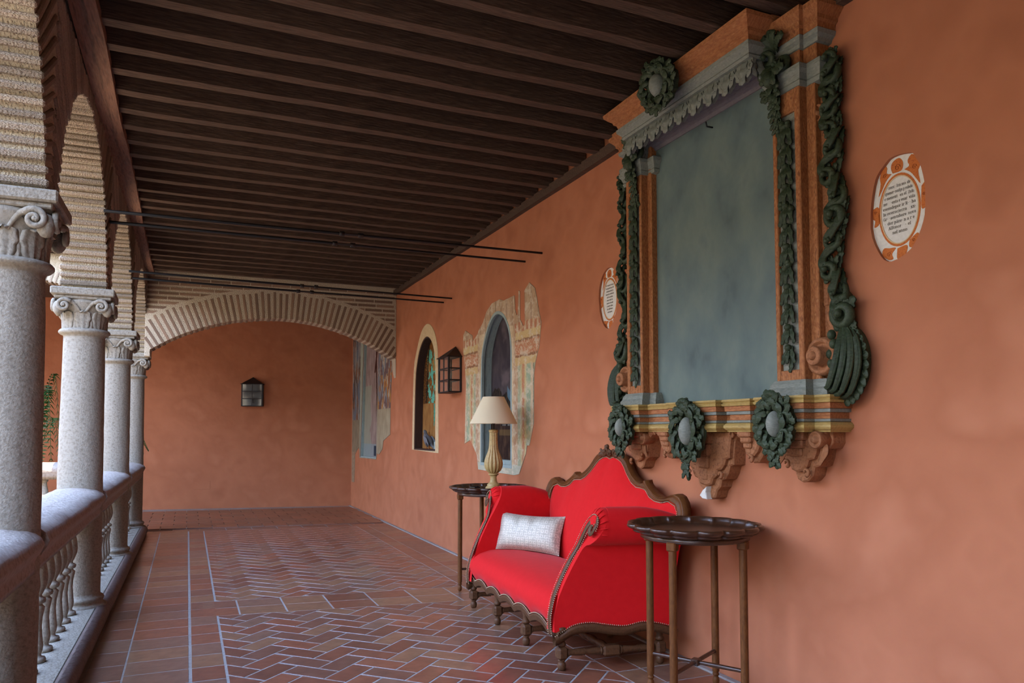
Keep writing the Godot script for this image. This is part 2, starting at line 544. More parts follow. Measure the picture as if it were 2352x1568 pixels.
func build_shell() -> void:
	var wall := struct("wall_right", "long terracotta plaster wall on the right of the gallery", "wall")
	var holes: Array = []
	for h in [NICHE_FAR, rounded(NICHE_BIRD), rounded(NICHE_SKY), rounded(PLAQUE_NEAR, 1), rounded(PLAQUE_FAR)]: holes.append(poly(h))
	var sheet := poly([[-14.6, -.05], [5.2, -.05], [5.2, 3.75], [-14.6, 3.75]])
	var b := MB.new()
	for q in cut_sheet(sheet, holes): b.extrude(q, -.28, 0.0, 0.0)
	b.extrude(sheet, -.30, -.28, 0.0)
	part(wall, "plaster", b, M.plaster, on_wall())
	# end wall of the gallery, running on behind the side gallery
	var back := struct("wall_back", "terracotta plaster wall closing the far end of the gallery", "wall")
	b = MB.new()
	b.box(Vector3(0, 1.85, -.15), Vector3(13.5, 3.9, .3), 0.0)
	var bx := Transform3D(Basis(Vector3(BACK_DIR.x, 0, BACK_DIR.y), Vector3.UP, Vector3(-BACK_DIR.y, 0, BACK_DIR.x)), Vector3(-3.4, 0, back_point(-3.4)))
	part(back, "plaster", b, M.plaster, bx)
	b = MB.new()
	b.box(Vector3.ZERO, Vector3(.275, .145, .006), .003)
	var hatch := part(back, "hatch_cover", b, M.plaster, Transform3D(bx.basis, Vector3(.27, .425, back_point(.27) + .002)))
	hatch.set_meta("label", "small flush painted cover plate low on the wall")
	var near := struct("wall_near", "plain terracotta wall behind the viewer", "wall")
	b = MB.new()
	b.box(Vector3(1.0, 1.85, 5.2), Vector3(4.4, 3.9, .3), 0.0)
	part(near, "plaster", b, M.plaster)
	# courtyard: ground, opposite wing with its roof
	var yard := struct("floor_courtyard", "paved ground of the courtyard below the gallery", "floor")
	b = MB.new()
	b.box(Vector3(-6, -4.1, -3), Vector3(14, .2, 24), 0.0)
	part(yard, "paving", b, M.yard)
	var wing := struct("wall_courtyard", "pale plastered wing across the courtyard", "wall")
	b = MB.new()
	b.box(Vector3(-10.2, .5, -3), Vector3(.4, 9.0, 22), 0.0)
	b.box(Vector3(-5.6, .7, 7), Vector3(9, 9.4, .4), 0.0)
	part(wing, "plaster", b, M.cream_plaster)
	b = MB.new()
	b.box(Vector3(-10.1, 5.08, -3), Vector3(1.1, .16, 22), .02)
	part(wing, "roof", b, M.roof_tile)
	var base := struct("wall_courtyard_base", "plastered courtyard wall below the arcade", "wall")
	b = MB.new()
	b.box(Vector3(-.75, -2.1, -3.2), Vector3(.34, 3.9, 17), 0.0)
	b.box(Vector3(-4.6, -2.1, -11.6), Vector3(8, 3.9, .34), 0.0)
	part(base, "plaster", b, M.cream_plaster)

# ---------------------------------------------------------------- floor
func band_far(x: float) -> float: return -6.71 + .113 * x
func band_near(x: float) -> float: return -6.19 + .135 * x
func step_line(x: float) -> float: return -11.86 + .15 * (x + .5)

func build_floor() -> void:
	var fl := struct("floor", "glazed terracotta tile floor laid in herringbone with pale joints", "floor")
	var b := MB.new()
	b.box(Vector3(1.0, -.1460, -5.3), Vector3(4.4, .30, 21.0), 0.0)
	part(fl, "bedding", b, M.grout)
	var gap := .0062
	# herringbone field
	var W := .1455
	var L := W * 2.0
	var cells: Array = []
	var s2 := sqrt(.5)
	for i in range(-60, 90):
		for j in range(-14, 16):
			var o := Vector2(i * W + j * L, i * W - j * L)
			for kind in 2:
				var r := Rect2(o, Vector2(L, W)) if kind == 0 else Rect2(o + Vector2(L, -W), Vector2(W, L))
				r = r.grow(-gap)
				var q := PackedVector2Array()
				var mid := Vector2.ZERO
				for c in [r.position, Vector2(r.end.x, r.position.y), r.end, Vector2(r.position.x, r.end.y)]:
					var p := Vector2((c.x - c.y) * s2 + 1.25, -(c.x + c.y) * s2 - 5.5)
					q.append(p)
					mid += p * .25
				if mid.x < .05 or mid.x > 2.5 or mid.y > .2 or mid.y < -12.2: continue
				cells.append([mid, q, kind])
	var areas: Array = []
	areas.append(PackedVector2Array([Vector2(.247, .1), Vector2(2.3, .1), Vector2(2.3, band_near(2.3) + .006), Vector2(.247, band_near(.247) + .006)]))
	areas.append(PackedVector2Array([Vector2(.247, band_far(.247) - .006), Vector2(2.3, band_far(2.3) - .006), Vector2(2.3, step_line(2.3) + .33), Vector2(.247, step_line(.247) + .33)]))
	var pieces: Array = []
	for c in cells:
		for a in areas:
			for q in Geometry2D.intersect_polygons(c[1], a):
				var ar := 0.0
				for k in q.size(): ar += q[k].cross(q[(k + 1) % q.size()])
				if absf(ar) < .0016: continue
				pieces.append([c[0], q, q.size() == 4 and absf(absf(ar) * .5 - (L - 2 * gap) * (W - 2 * gap)) < .0004, c[2]])
	# those in view first, nearest first; behind the viewer's edge of the frame last
	pieces.sort_custom(func(p, r): return tile_rank(p[0]) < tile_rank(r[0]))
	var rest := MB.new()
	var plain := {}
	for k in pieces.size():
		var e: Array = pieces[k]
		if k < 296:
			var where := Transform3D(Basis(), Vector3(e[0].x, rng.randf_range(-.0008, .0008), e[0].y))
			where.basis = Basis(Vector3(1, 0, 0), rng.randf_range(-.003, .003)) * Basis(Vector3(0, 0, 1), rng.randf_range(-.003, .003))
			var me
			if e[2] and plain.has(e[3]): me = plain[e[3]]
			else:
				me = tile_shape(e[1], e[0]).mesh()
				if e[2]: plain[e[3]] = me
			part(fl, "herringbone_tile", me, M["tile%d" % rng.randi_range(0, 5)], where)
		else:
			rest.put(tile_shape(e[1], e[0]), Transform3D(Basis(), Vector3(e[0].x, 0, e[0].y)))
	var far := part(fl, "distant_herringbone_tiles", rest, M.tile1)
	far.set_meta("kind", "stuff")
	# straight rows along the arcade and along the wall
	var rows := [[-.505, -.315, .30], [-.305, .036, .262], [.054, .232, .262], [2.312, 2.475, .262], [2.485, 2.80, .262]]
	for r in rows:
		var z := -1.2
		while z > -11.5:
			var z1: float = z - r[2]
			var xm: float = (r[0] + r[1]) * .5
			var zm := (z + z1) * .5
			var q := poly([[r[0], z - gap], [r[0], z1 + gap], [r[1], z1 + gap], [r[1], z - gap]])
			if z1 > step_line(xm):
				part(fl, "border_tile", tile_shape(q, Vector2(xm, zm)), M["tile%d" % ([3, 5, 2, 1, 0][rng.randi_range(0, 4)])], Transform3D(Basis(Vector3(0, 0, 1), rng.randf_range(-.002, .002)), Vector3(xm, 0, zm)))
			z = z1
	for k in 7:
		for row in 2:
			var x0 := .054 + k * .345
			var x1 := minf(x0 + .345, 2.30)
			var q := PackedVector2Array()
			for c in [[x0 + gap, 0.0], [x1 - gap, 0.0], [x1 - gap, 1.0], [x0 + gap, 1.0]]:
				var t: float = (row + c[1]) * .5
				var zz := lerpf(band_far(c[0]), band_near(c[0]), t) + (gap if c[1] == 0.0 else -gap)
				q.append(Vector2(c[0], zz))
			if x1 - x0 < .05: continue
			var mid := Vector2((x0 + x1) * .5, lerpf(band_far((x0 + x1) * .5), band_near((x0 + x1) * .5), row * .5 + .25))
			part(fl, "band_tile", tile_shape(q, mid), M["tile%d" % rng.randi_range(0, 5)], Transform3D(Basis(), Vector3(mid.x, 0, mid.y)))
	# cross row at the foot of the end bay and the tiles of the bay itself
	for row in 10:
		var shift := .17 if row % 2 else 0.0
		for k in 12:
			var x0 := maxf(-.88, -.845 + k * .345 - shift)
			var x1 := minf(-.845 + (k + 1) * .345 - shift, 2.80)
			if x1 - x0 < .06: continue
			var xm := (x0 + x1) * .5
			var z0 := step_line(xm) + .32 - row * .285
			var z1 := z0 - .285
			if z1 < back_point(xm) + .03: continue
			var mid := Vector2(xm, (z0 + z1) * .5)
			var q := PackedVector2Array()
			for c in [[x0 + gap, 0.0], [x1 - gap, 0.0], [x1 - gap, 1.0], [x0 + gap, 1.0]]:
				q.append(Vector2(c[0], step_line(c[0]) + .32 - (row + c[1]) * .285 - (gap if c[1] == 0.0 else -gap)))
			part(fl, "end_bay_tile", tile_shape(q, mid), M["tile%d" % [0, 4, 2, 1][rng.randi_range(0, 3)]], Transform3D(Basis(), Vector3(mid.x, .012 if row > 0 else 0.0, mid.y)))
	b = MB.new()
	b.box(Vector3(2.826, .002, -4.6), Vector3(.045, .022, 19.2), .006)
	part(fl, "wall_joint", b, M.grout)
	b = MB.new()
	b.box(Vector3(-.33, .002, -11.70), Vector3(.34, .014, .07), .003)
	var slot := part(fl, "drain_slot", b, M.iron)
	slot.set_meta("label", "short black slot in the floor beside the last column")

func tile_rank(p: Vector2) -> float:
	# distance, with what lies outside the frame or behind the settee put last
	var d := p.length()
	if p.y > -3.9: d += 100.0
	if p.x > 2.2 and p.y > -5.4: d += 20.0
	return d

func tile_shape(q: PackedVector2Array, mid: Vector2) -> MB:
	var b := MB.new()
	var m := q.size()
	var top: Array = []
	var rim: Array = []
	var low: Array = []
	for k in m:
		var p := q[k] - mid
		var t := p - p.normalized() * .0022
		top.append(Vector3(t.x, .0055, t.y))
		rim.append(Vector3(p.x, .0044, p.y))
		low.append(Vector3(p.x, -.006, p.y))
	b.face(top, Vector3.UP)
	for k in m:
		var k1 := (k + 1) % m
		var out: Vector3 = rim[k] + rim[k1]
		out.y = 0.0
		b.face([top[k], top[k1], rim[k1], rim[k]], out.normalized() + Vector3.UP)
		b.face([rim[k], rim[k1], low[k1], low[k]], out)
	return b

# ---------------------------------------------------------------- ceiling
func joist_shape(seed_: int, length: float, width: float, height: float, under: bool) -> MB:
	var f := noise(.9, seed_, 3)
	var b := MB.new()
	var n := 26
	var rows: Array = []
	for i in n + 1:
		var x := length * i / n
		var w0 := -width * .5 + f.get_noise_2d(x, 3.0) * .010
		var w1 := width * .5 + f.get_noise_2d(x, 40.0) * .010
		var y0 := f.get_noise_2d(x, 90.0) * .008
		if under: rows.append([Vector3(x, y0, w0), Vector3(x, y0, w1)])
		else: rows.append([Vector3(x, y0 + .0005, w0), Vector3(x, height, w0), Vector3(x, height, w1), Vector3(x, y0 + .0005, w1)])
	for i in n:
		var a: Array = rows[i]
		var c: Array = rows[i + 1]
		if under:
			b.face([a[0], a[1], c[1], c[0]], Vector3.DOWN)
		else:
			b.face([a[0], a[1], c[1], c[0]], Vector3(0, 0, -1))
			b.face([a[2], a[3], c[3], c[2]], Vector3(0, 0, 1))
	return b

func build_ceiling() -> void:
	var ce := struct("ceiling", "dark timber ceiling of closely set joists under boards", "ceiling")
	var b := MB.new()
	b.box(Vector3(.9, 3.80, -4.9), Vector3(4.6, .1, 20.6), 0.0)
	b.box(Vector3(-5.75, 3.80, -13.4), Vector3(8.6, .1, 4.6), 0.0)
	part(ce, "boarding", b, M.joist_wood)
	var side: Array = []
	var under: Array = []
	for k in 4:
		side.append(joist_shape(30 + k, 3.34, .078, .245, false).mesh())
		under.append(joist_shape(30 + k, 3.34, .078, .245, true).mesh())
	for k in 49:
		var z := 3.0 - .2905 * k + rng.randf_range(-.018, .018)
		if z < -10.9 : continue
		var v := rng.randi_range(0, 3)
		var x := Transform3D(Basis(), Vector3(-.50, 3.502 + rng.randf_range(-.006, .006), z))
		var j := part(ce, "joist", side[v], M.joist_wood, x)
		part(j, "worn_underside", under[v], M.joist_wood)
	b = MB.new()
	b.box(Vector3(1.17, 3.62, -13.05), Vector3(3.36, .1, 3.3), 0.0)
	part(ce, "end_bay_boarding", b, M.joist_wood)
	# wall plates
	var t1 := struct("trim_1", "weathered timber wall plate running along the top of the arcade", "trim")
	b = MB.new()
	wavy_bar(b, Vector3(-.535, 3.525, 0), .09, .07, 5)
	part(t1, "beam", b, M.plate_wood)
	b = MB.new()
	wavy_bar(b, Vector3(-.475, 3.508, 0), .055, .06, 9)
	part(t1, "fillet", b, M.plate_wood)
	var t2 := struct("trim_2", "dark timber wall plate along the top of the terracotta wall", "trim")
	b = MB.new()
	wavy_bar(b, Vector3(2.83, 3.475, 0), .06, .075, 14)
	part(t2, "beam", b, M.joist_wood)

func wavy_bar(b: MB, c: Vector3, w: float, h: float, seed_: int) -> void:
	var f := noise(.5, seed_, 3)
	var rows: Array = []
	for i in 61:
		var z := 4.0 - 15.0 * i / 60.0
		var e := f.get_noise_2d(z, 0.0) * .012
		var e2 := f.get_noise_2d(z, 50.0) * .010
		rows.append([Vector3(c.x - w * .5, c.y - h * .5 + e2, z), Vector3(c.x + w * .5 + e, c.y - h * .5 + e2, z), Vector3(c.x + w * .5 + e, c.y + h * .5, z), Vector3(c.x - w * .5, c.y + h * .5, z)])
	for i in 60:
		for k in 4:
			var k1 := (k + 1) % 4
			b.face([rows[i][k], rows[i][k1], rows[i + 1][k1], rows[i + 1][k]], (rows[i][k] + rows[i][k1]) * .5 - Vector3(c.x, c.y, rows[i][k].z))

# ---------------------------------------------------------------- arcade
const COLUMN_Z := [-3.95, -6.45, -8.95, -11.4]
func arcade_x(z: float) -> float: return -.745 + .0075 * (-z - 3.95)
func arcade_frame(z: float) -> Transform3D:
	var t := Vector3(.0075, 0, -1).normalized()
	return Transform3D(Basis(t, Vector3.UP, Vector3(1, 0, .0075).normalized()), Vector3(arcade_x(z), 0, z))

const ARCH_R := 1.154
const ARCH_C := Vector2(1.25, 2.246)

func arch_core(top: float) -> PackedVector2Array:
	var q := PackedVector2Array([Vector2(2.5, 2.452), Vector2(2.5, top), Vector2(0, top), Vector2(0, 2.452)])
	var a0 := asin((2.452 - ARCH_C.y) / ARCH_R)
	for k in 33:
		var a := PI - a0 - (PI - 2 * a0) * k / 32.0
		q.append(ARCH_C + Vector2(cos(a), sin(a)) * ARCH_R)
	return q

var brick_cache := {}
func brick_mesh(l: float, t: float, d: float, bev := .006) -> ArrayMesh:
	var key := "%.2f/%.3f/%.3f" % [l, t, d]
	if not brick_cache.has(key):
		var b := MB.new()
		b.box(Vector3(l * .5, 0, 0), Vector3(l, t, d), bev)
		brick_cache[key] = b.mesh()
	return brick_cache[key]

func make_arch(label: String, frame: Transform3D, bricks := true, core_mat := "mortar", brick := "brick") -> Node3D:
	var t := thing("brick_arch", label, "arch", "brick arches of the arcade")
	t.transform = frame
	var b := MB.new()
	b.extrude(arch_core(3.74), -.145, .145, 0.0, Rect2(), true)
	part(t, "mortar_core", b, M[core_mat])
	if not bricks: return t
	var a0 := asin((2.47 - ARCH_C.y) / ARCH_R)
	var n := 56
	for k in n:
		var a := a0 + (PI - 2 * a0) * (k + .5) / n
		var dir := Vector2(cos(a), sin(a))
		var r0 := ARCH_R - .020 + rng.randf_range(-.010, .006)
		var len_ := .62
		if absf(dir.x) > .02:
			len_ = minf(len_, (1.25 - .004) / absf(dir.x) - r0)
		len_ = minf(len_, (3.50 - ARCH_C.y) / dir.y - r0)
		len_ = maxf(.06, snappedf(len_ - .008, .02))
		var p := ARCH_C + dir * r0
		var x := Transform3D(Basis(Vector3(dir.x, dir.y, 0), Vector3(-dir.y, dir.x, 0), Vector3(0, 0, 1)), Vector3(p.x, p.y, rng.randf_range(-.004, .006)))
		x.basis = x.basis * Basis(Vector3(0, 0, 1), rng.randf_range(-.012, .012))
		part(t, "brick", brick_mesh(len_, [.031, .034, .037][rng.randi_range(0, 2)], .312, .008), M["%s%d" % [brick, rng.randi_range(0, 3)]], x)
	return t

func build_arcade() -> void:
	var names := ["brick arch of the arcade above the nearest column, cut by the left edge", "brick arch between the nearest and the second column", "brick arch between the second and third columns", "brick arch between the third column and the corner column"]
	for k in 4:
		var z: float = -1.45 if k == 0 else COLUMN_Z[k - 1]
		make_arch(names[k], arcade_frame(z))
	# the arcade goes on behind the viewer
	var wl := struct("wall_left", "plain wall running on behind the viewer", "wall")
	var b := MB.new()
	b.extrude(arch_core(3.74), -.145, .145, 0.0, Rect2(), true)
	part(wl, "arch", b, M.mortar, arcade_frame(1.05))
	b = MB.new()
	b.box(Vector3(-2.05, 1.85, 0), Vector3(4.1, 3.9, .29), 0.0)
	part(wl, "plaster", b, M.plaster, arcade_frame(1.05))
	var sh := MB.new()
	sh.lathe([[.0, 0], [.17, 0], [.17, .12], [.15, .2], [.14, 2.15], [.2, 2.4], [.2, 2.452], [0, 2.452]], 20)
	part(wl, "post", sh, M.stone, arcade_frame(-1.45))
	# columns
	var col_labels := ["stone column nearest the viewer at the left edge of the picture", "second stone column of the arcade, with its whole capital showing", "third stone column of the arcade", "farthest stone column, at the corner where the end arch springs"]
	var proto := make_column()
	for k in 4:
		var c: Node3D = proto if k == 0 else proto.duplicate()
		if k > 0:
			c.name = numbered(self, "stone_column")
			add_child(c)
		c.transform = arcade_frame(COLUMN_Z[k])
		c.rotate_object_local(Vector3.UP, [0.0, 0.02, -.015, .01][k])
		c.set_meta("label", col_labels[k])
	# balustrades
	var bl := ["stone balustrade in the lower left corner before the nearest column", "stone balustrade between the nearest and the second column", "stone balustrade between the second and third columns", "stone balustrade between the third column and the corner column"]
	var pb := make_balustrade()
	for k in 4:
		var o: Node3D = pb if k == 0 else pb.duplicate()
		if k > 0:
			o.name = numbered(self, "balustrade")
			add_child(o)
		var z: float = -1.45 if k == 0 else COLUMN_Z[k - 1]
		o.transform = arcade_frame(z)
		o.set_meta("label", bl[k])

func make_column() -> Node3D:
	var t := thing("stone_column", "column", "column", "stone columns of the arcade")
	var b := MB.new()
	# shaft with slight swelling and a worn surface
	var f := noise(5.0, 8, 3)
	var rows: Array = []
	for i in 33:
		var y := .19 + (2.135 - .19) * i / 32.0
		var u := i / 32.0
		var r := lerpf(.153, .137, u) + .004 * sin(PI * u)
		var l := PackedVector3Array()
		for k in 40:
			var a := TAU * k / 40.0
			var rr := r + f.get_noise_3d(cos(a) * .8, y * .8, sin(a) * .8) * .0035
			l.append(Vector3(cos(a) * rr, y, sin(a) * rr))
		rows.append(l)
	b.grid(rows, true)
	part(t, "shaft", b, M.stone)
	b = MB.new()
	b.lathe([[.138, 2.10], [.142, 2.115], [.160, 2.122], [.172, 2.134], [.172, 2.146], [.162, 2.158], [.142, 2.162], [.135, 2.17]], 40)
	part(t, "astragal", b, M.stone)
	b = MB.new()
	b.lathe([[.19, .06], [.198, .075], [.202, .095], [.198, .115], [.185, .125], [.172, .13], [.170, .145], [.178, .152], [.180, .165], [.172, .178], [.156, .186], [.152, .21]], 40)
	b.box(Vector3(0, .04, 0), Vector3(.40, .08, .40), .012)
	part(t, "base", b, M.stone)
	# capital
	b = MB.new()
	b.lathe([[.134, 2.155], [.138, 2.20], [.146, 2.26], [.165, 2.315], [.186, 2.345], [.178, 2.37], [.15, 2.375]], 32)
	var cap := part(t, "capital", b, M.stone)
	b = MB.new()
	for k in 8:
		var a := TAU * k / 8.0 + TAU / 16.0 * 0.0
		var lf := acanthus(.135, .05, .030)
		b.put(lf, Transform3D(Basis(Vector3.UP, a), Vector3.ZERO) * Transform3D(Basis(), Vector3(0, 2.158, .136)))
	for k in 8:
		var a := TAU * (k + .5) / 8.0
		var lf := acanthus(.185, .042, .038)
		b.put(lf, Transform3D(Basis(Vector3.UP, a), Vector3.ZERO) * Transform3D(Basis(), Vector3(0, 2.158, .133)))
	part(cap, "leaves", b, M.stone)
	for k in 4:
		for s in [-1.0, 1.0]:
			b = MB.new()
			var path: Array = []
			var rad: Array = []
			for i in 7:
				var u := i / 6.0
				path.append(Vector3(s * lerpf(.015, .085, u), lerpf(2.275, 2.352, sin(u * PI * .5)), lerpf(.155, .178, u)))
				rad.append(lerpf(.008, .017, u))
			var c0 := Vector3(s * .120, 2.318, .186)
			for i in 26:
				var u := i / 25.0
				var a := PI * .75 - u * TAU * 1.55
				var rr := lerpf(.046, .006, u)
				path.append(c0 + Vector3(s * cos(a) * rr, sin(a) * rr, .004 + .012 * u))
				rad.append(lerpf(.0165, .009, u))
			b.tube(path, rad, 8)
			b.ball(c0 + Vector3(0, 0, .016), Vector3(.011, .011, .010), 8, 5)
			part(cap, "volute", b, M.stone, Transform3D(Basis(Vector3.UP, TAU * k / 4.0), Vector3.ZERO))
		b = MB.new()
		b.ball(Vector3(.158, 2.30, .158), Vector3(.038, .055, .038), 10, 6)
		part(cap, "corner_boss", b, M.stone, Transform3D(Basis(Vector3.UP, TAU * k / 4.0), Vector3.ZERO))
	b = MB.new()
	b.box(Vector3(0, 2.385, 0), Vector3(.37, .028, .37), .006)
	b.box(Vector3(0, 2.424, 0), Vector3(.415, .056, .415), .008)
	part(cap, "abacus", b, M.stone)
	return t

# a leaf standing on its foot, curling outwards at the tip (+z), ribbed and lobed
func acanthus(h: float, w: float, curl: float) -> MB:
	var b := MB.new()
	var rows: Array = []
	for i in 10:
		var u := i / 9.0
		var wd := w * (.55 + .65 * sin(PI * minf(1.0, u * .9 + .08))) * (1.0 - .55 * pow(u, 4))
		wd *= 1.0 + .10 * sin(u * 22.0)
		var y := h * (sin(u * PI * .56) if u < .85 else sin(.85 * PI * .56) - (u - .85) * .5)
		var z := curl * pow(u, 2.2) + .004
		var l := PackedVector3Array()
		for k in 9:
			var s := (k - 4) / 4.0
			l.append(Vector3(s * wd, y - absf(s) * .010 * u, z + .009 * (1.0 - absf(s)) + .004 * cos(s * 9.0)))
		for k in 7:
			var s := (3 - k) / 4.0
			l.append(Vector3(s * wd, y - absf(s) * .010 * u - .002, z - .010))
		rows.append(l)
	b.grid(rows, true)
	return b

func make_balustrade() -> Node3D:
	var t := thing("balustrade", "balustrade", "balustrade", "stone balustrades of the arcade")
	var f := noise(1.6, 21, 3)
	var b := MB.new()
	var prof := [[-.165, .775], [-.165, .83], [-.19, .86], [-.205, .90], [-.195, .945], [-.15, .975], [-.06, .992], [.04, .988], [.12, .968], [.165, .935], [.178, .90], [.165, .868], [.150, .85], [.142, .83], [.146, .80], [.14, .775]]
	var rows: Array = []
	for i in 19:
		var x := .055 + 2.39 * i / 18.0
		var l := PackedVector3Array()
		for p in prof:
			var e := f.get_noise_3d(x, p[0] * 3.0, p[1] * 3.0)
			l.append(Vector3(x, p[1] + (e * .014 if p[1] > .86 else 0.0), p[0] + (e * .008 if p[1] > .84 else 0.0)))
		rows.append(l)
	b.grid(rows, true)
	b.face(Array(rows[0]), Vector3.LEFT)
	b.face(Array(rows[18]), Vector3.RIGHT)
	b.box(Vector3(1.25, .812, .122), Vector3(2.5, .072, .036), .006)
	part(t, "hand_rail", b, M.stone_rail)
	b = MB.new()
	b.box(Vector3(1.25, .05, -.02), Vector3(2.5, .12, .32), .006)
	part(t, "plinth", b, M.stone)
	b = MB.new()
	var kp: Array = []
	rows = []
	for i in 13:
		var x := 2.50 * i / 12.0
		var l := PackedVector3Array()
		for k in 10:
			var a := -PI * .5 + PI * k / 9.0
			l.append(Vector3(x, .055 + sin(a) * .062, .165 + cos(a) * .058 + f.get_noise_2d(x * 2.0, k) * .003))
		l.append(Vector3(x, .117, .145))
		l.append(Vector3(x, -.007, .145))
		rows.append(l)
	b.grid(rows, true)
	part(t, "kerb_moulding", b, M.kerb)
	b = MB.new()
	b.lathe([[0, .105], [0.0520, .108], [0.0565, .122], [0.0520, .136], [0.0339, .142], [0.0316, .155], [0.0384, .175], [0.0407, .20], [0.0350, .25], [0.0305, .31], [0.0339, .36], [0.0418, .40], [0.0429, .415], [0.0339, .424], [0.0294, .432], [0.0452, .44], [0.0486, .452], [0.0452, .464], [0.0294, .472], [0.0271, .482], [0.0362, .50], [0.0508, .54], [0.0554, .575], [0.0508, .62], [0.0407, .67], [0.0350, .71], [0.0339, .735], [0.0452, .742], [0.0486, .755], [0.0486, .78], [0, .782]], 18)
	var me := b.mesh()
	for k in 9:
		part(t, "baluster", me, M.stone, Transform3D(Basis(Vector3.UP, k * .7), Vector3(.315 + k * .2338, 0, -.02)))
	return t

# ---------------------------------------------------------------- brick wall with the flat arch before the end bay
func build_arch_wall() -> void:
	var t := thing("end_brick_arch", "wide segmental brick arch spanning the gallery before the end bay", "arch")
	var dir := Vector3(3.4, 0, .12).normalized()
	t.transform = Transform3D(Basis(dir, Vector3.UP, Vector3(-dir.z, 0, dir.x)), Vector3(-.55, 0, -11.07))
	# local x from the arcade (0) to the wall (3.4)
	var R := 2.93
	var c := Vector2(1.72, 3.0 - R)
	var q := PackedVector2Array([Vector2(3.398, 2.2), Vector2(3.398, 3.565), Vector2(.004, 3.565), Vector2(.004, 2.40), Vector2(.07, 2.40)])
	var n := 40
	var a1 := PI - acos(clampf((c.x - .07) / R, -1, 1))
	var a2 := acos(clampf((3.39 - c.x) / R, -1, 1))
	for k in n + 1:
		var a := lerpf(a1, a2, float(k) / n)
		q.append(c + Vector2(cos(a), sin(a)) * R)
	var b := MB.new()
	b.extrude(q, -.30, 0.0, .004, Rect2(), true)
	part(t, "mortar_core", b, M.face_mortar)
	n = 47
	for k in n:
		var a := lerpf(a1, a2, (k + .5) / n)
		var d := Vector2(cos(a), sin(a))
		var p := c + d * (R - .006 + rng.randf_range(-.008, .004))
		var l := snappedf(.365 + rng.randf_range(-.012, .012), .02)
		if (p + d * l).x < .0: l = maxf(.1, snappedf(p.x / -d.x - .01, .02))
		if (p + d * l).x > 3.38: l = maxf(.1, snappedf((3.38 - p.x) / d.x - .01, .02))
		var x := Transform3D(Basis(Vector3(d.x, d.y, 0), Vector3(-d.y, d.x, 0), Vector3(0, 0, 1)), Vector3(p.x, p.y, -.147))
		part(t, "brick", brick_mesh(l, [.040, .044, .042][rng.randi_range(0, 2)], .302), M["face_brick%d" % rng.randi_range(0, 3)], x)
	# courses over the arch, clipped by its back
	var ring := PackedVector2Array()
	for k in 41:
		var a := lerpf(a1 + .2, a2 - .2, k / 40.0)
		ring.append(c + Vector2(cos(a), sin(a)) * (R + .405))
	ring.append(c + Vector2(2.5, -1))
	ring.append(c - Vector2(2.5, 1))
	for row in 14:
		var y := 3.478 - row * .066
		var x := .015 + (.0 if row % 2 else .14) * 1.0
		if row % 2 == 0 : x = .015
		var first := true
		while x < 3.36:
			var l := rng.randf_range(.25, .29)
			if first and row % 2: l = .14
			first = false
			var x1 := minf(x + l, 3.38)
			var r := PackedVector2Array([Vector2(x + .006, y - .036), Vector2(x1 - .006, y - .036), Vector2(x1 - .006, y), Vector2(x + .006, y)])
			for piece in Geometry2D.clip_polygons(r, ring):
				var bb := Rect2(piece[0], Vector2.ZERO)
				for p in piece: bb = bb.expand(p)
				if bb.size.x < .05 or bb.size.y < .02: continue
				b = MB.new()
				b.extrude(piece, -.02, .005, .003)
				part(t, "course_brick", b, M["face_brick%d" % rng.randi_range(0, 3)])
			x = x1

func build_side_gallery() -> void:
	# the gallery turns the corner: another arcade runs off to the left from the corner column
	var f := Transform3D(Basis(Vector3(-1, 0, -.05).normalized(), Vector3.UP, Vector3(.05, 0, -1).normalized()), Vector3(-.69, 0, -11.45))
	make_arch("sunlit brick arch of the side gallery, seen beyond the second column", f)
	var t := thing("balustrade", "pale balustrade of the side gallery, seen between the first two columns", "balustrade")
	for ch in get_node("balustrade").get_children():
		t.add_child(ch.duplicate(), true)
	t.transform = f
	var c: Node3D = get_node("stone_column").duplicate()
	c.name = numbered(self, "stone_column")
	add_child(c)
	c.transform = f * Transform3D(Basis(), Vector3(2.5, 0, 0))
	c.set_meta("label", "stone column of the side gallery hidden behind the nearest column")
	var fl := struct("floor_side_gallery", "tiled floor of the side gallery round the corner", "floor")
	var b := MB.new()
	b.box(Vector3(-4.4, -.06, -13.8), Vector3(7.6, .12, 5.0), 0.0)
	part(fl, "paving", b, M.tile2)
	var fw := struct("wall_side_gallery", "brick wall over the side gallery's next bays", "wall")
	b = MB.new()
	b.box(Vector3(3.9, 3.1, 0), Vector3(2.8, 1.3, .29), 0.0)
	part(fw, "masonry", b, M.mortar, f)

# ---------------------------------------------------------------- carving tools (plane xy, z out)
func scroll2(b: MB, c: Vector2, r0: float, a0: float, turns: float, thick: float, out0: float, out1: float) -> void:
	var path: Array = []
	var rad: Array = []
	var n := maxi(10, int(absf(turns) * 16))
	for i in n + 1:
		var u := float(i) / n
		var a := a0 + turns * TAU * u
		var r := lerpf(r0, r0 * .16, pow(u, .8))
		path.append(Vector3(c.x + cos(a) * r, c.y + sin(a) * r, lerpf(out0, out1, u)))
		rad.append(thick * lerpf(1.0, .62, u))
	b.tube(path, rad, 7, 1.25, Vector3(0, 0, 1))
	b.ball(Vector3(c.x, c.y, out1), Vector3(r0 * .24, r0 * .24, r0 * .26), 8, 5)

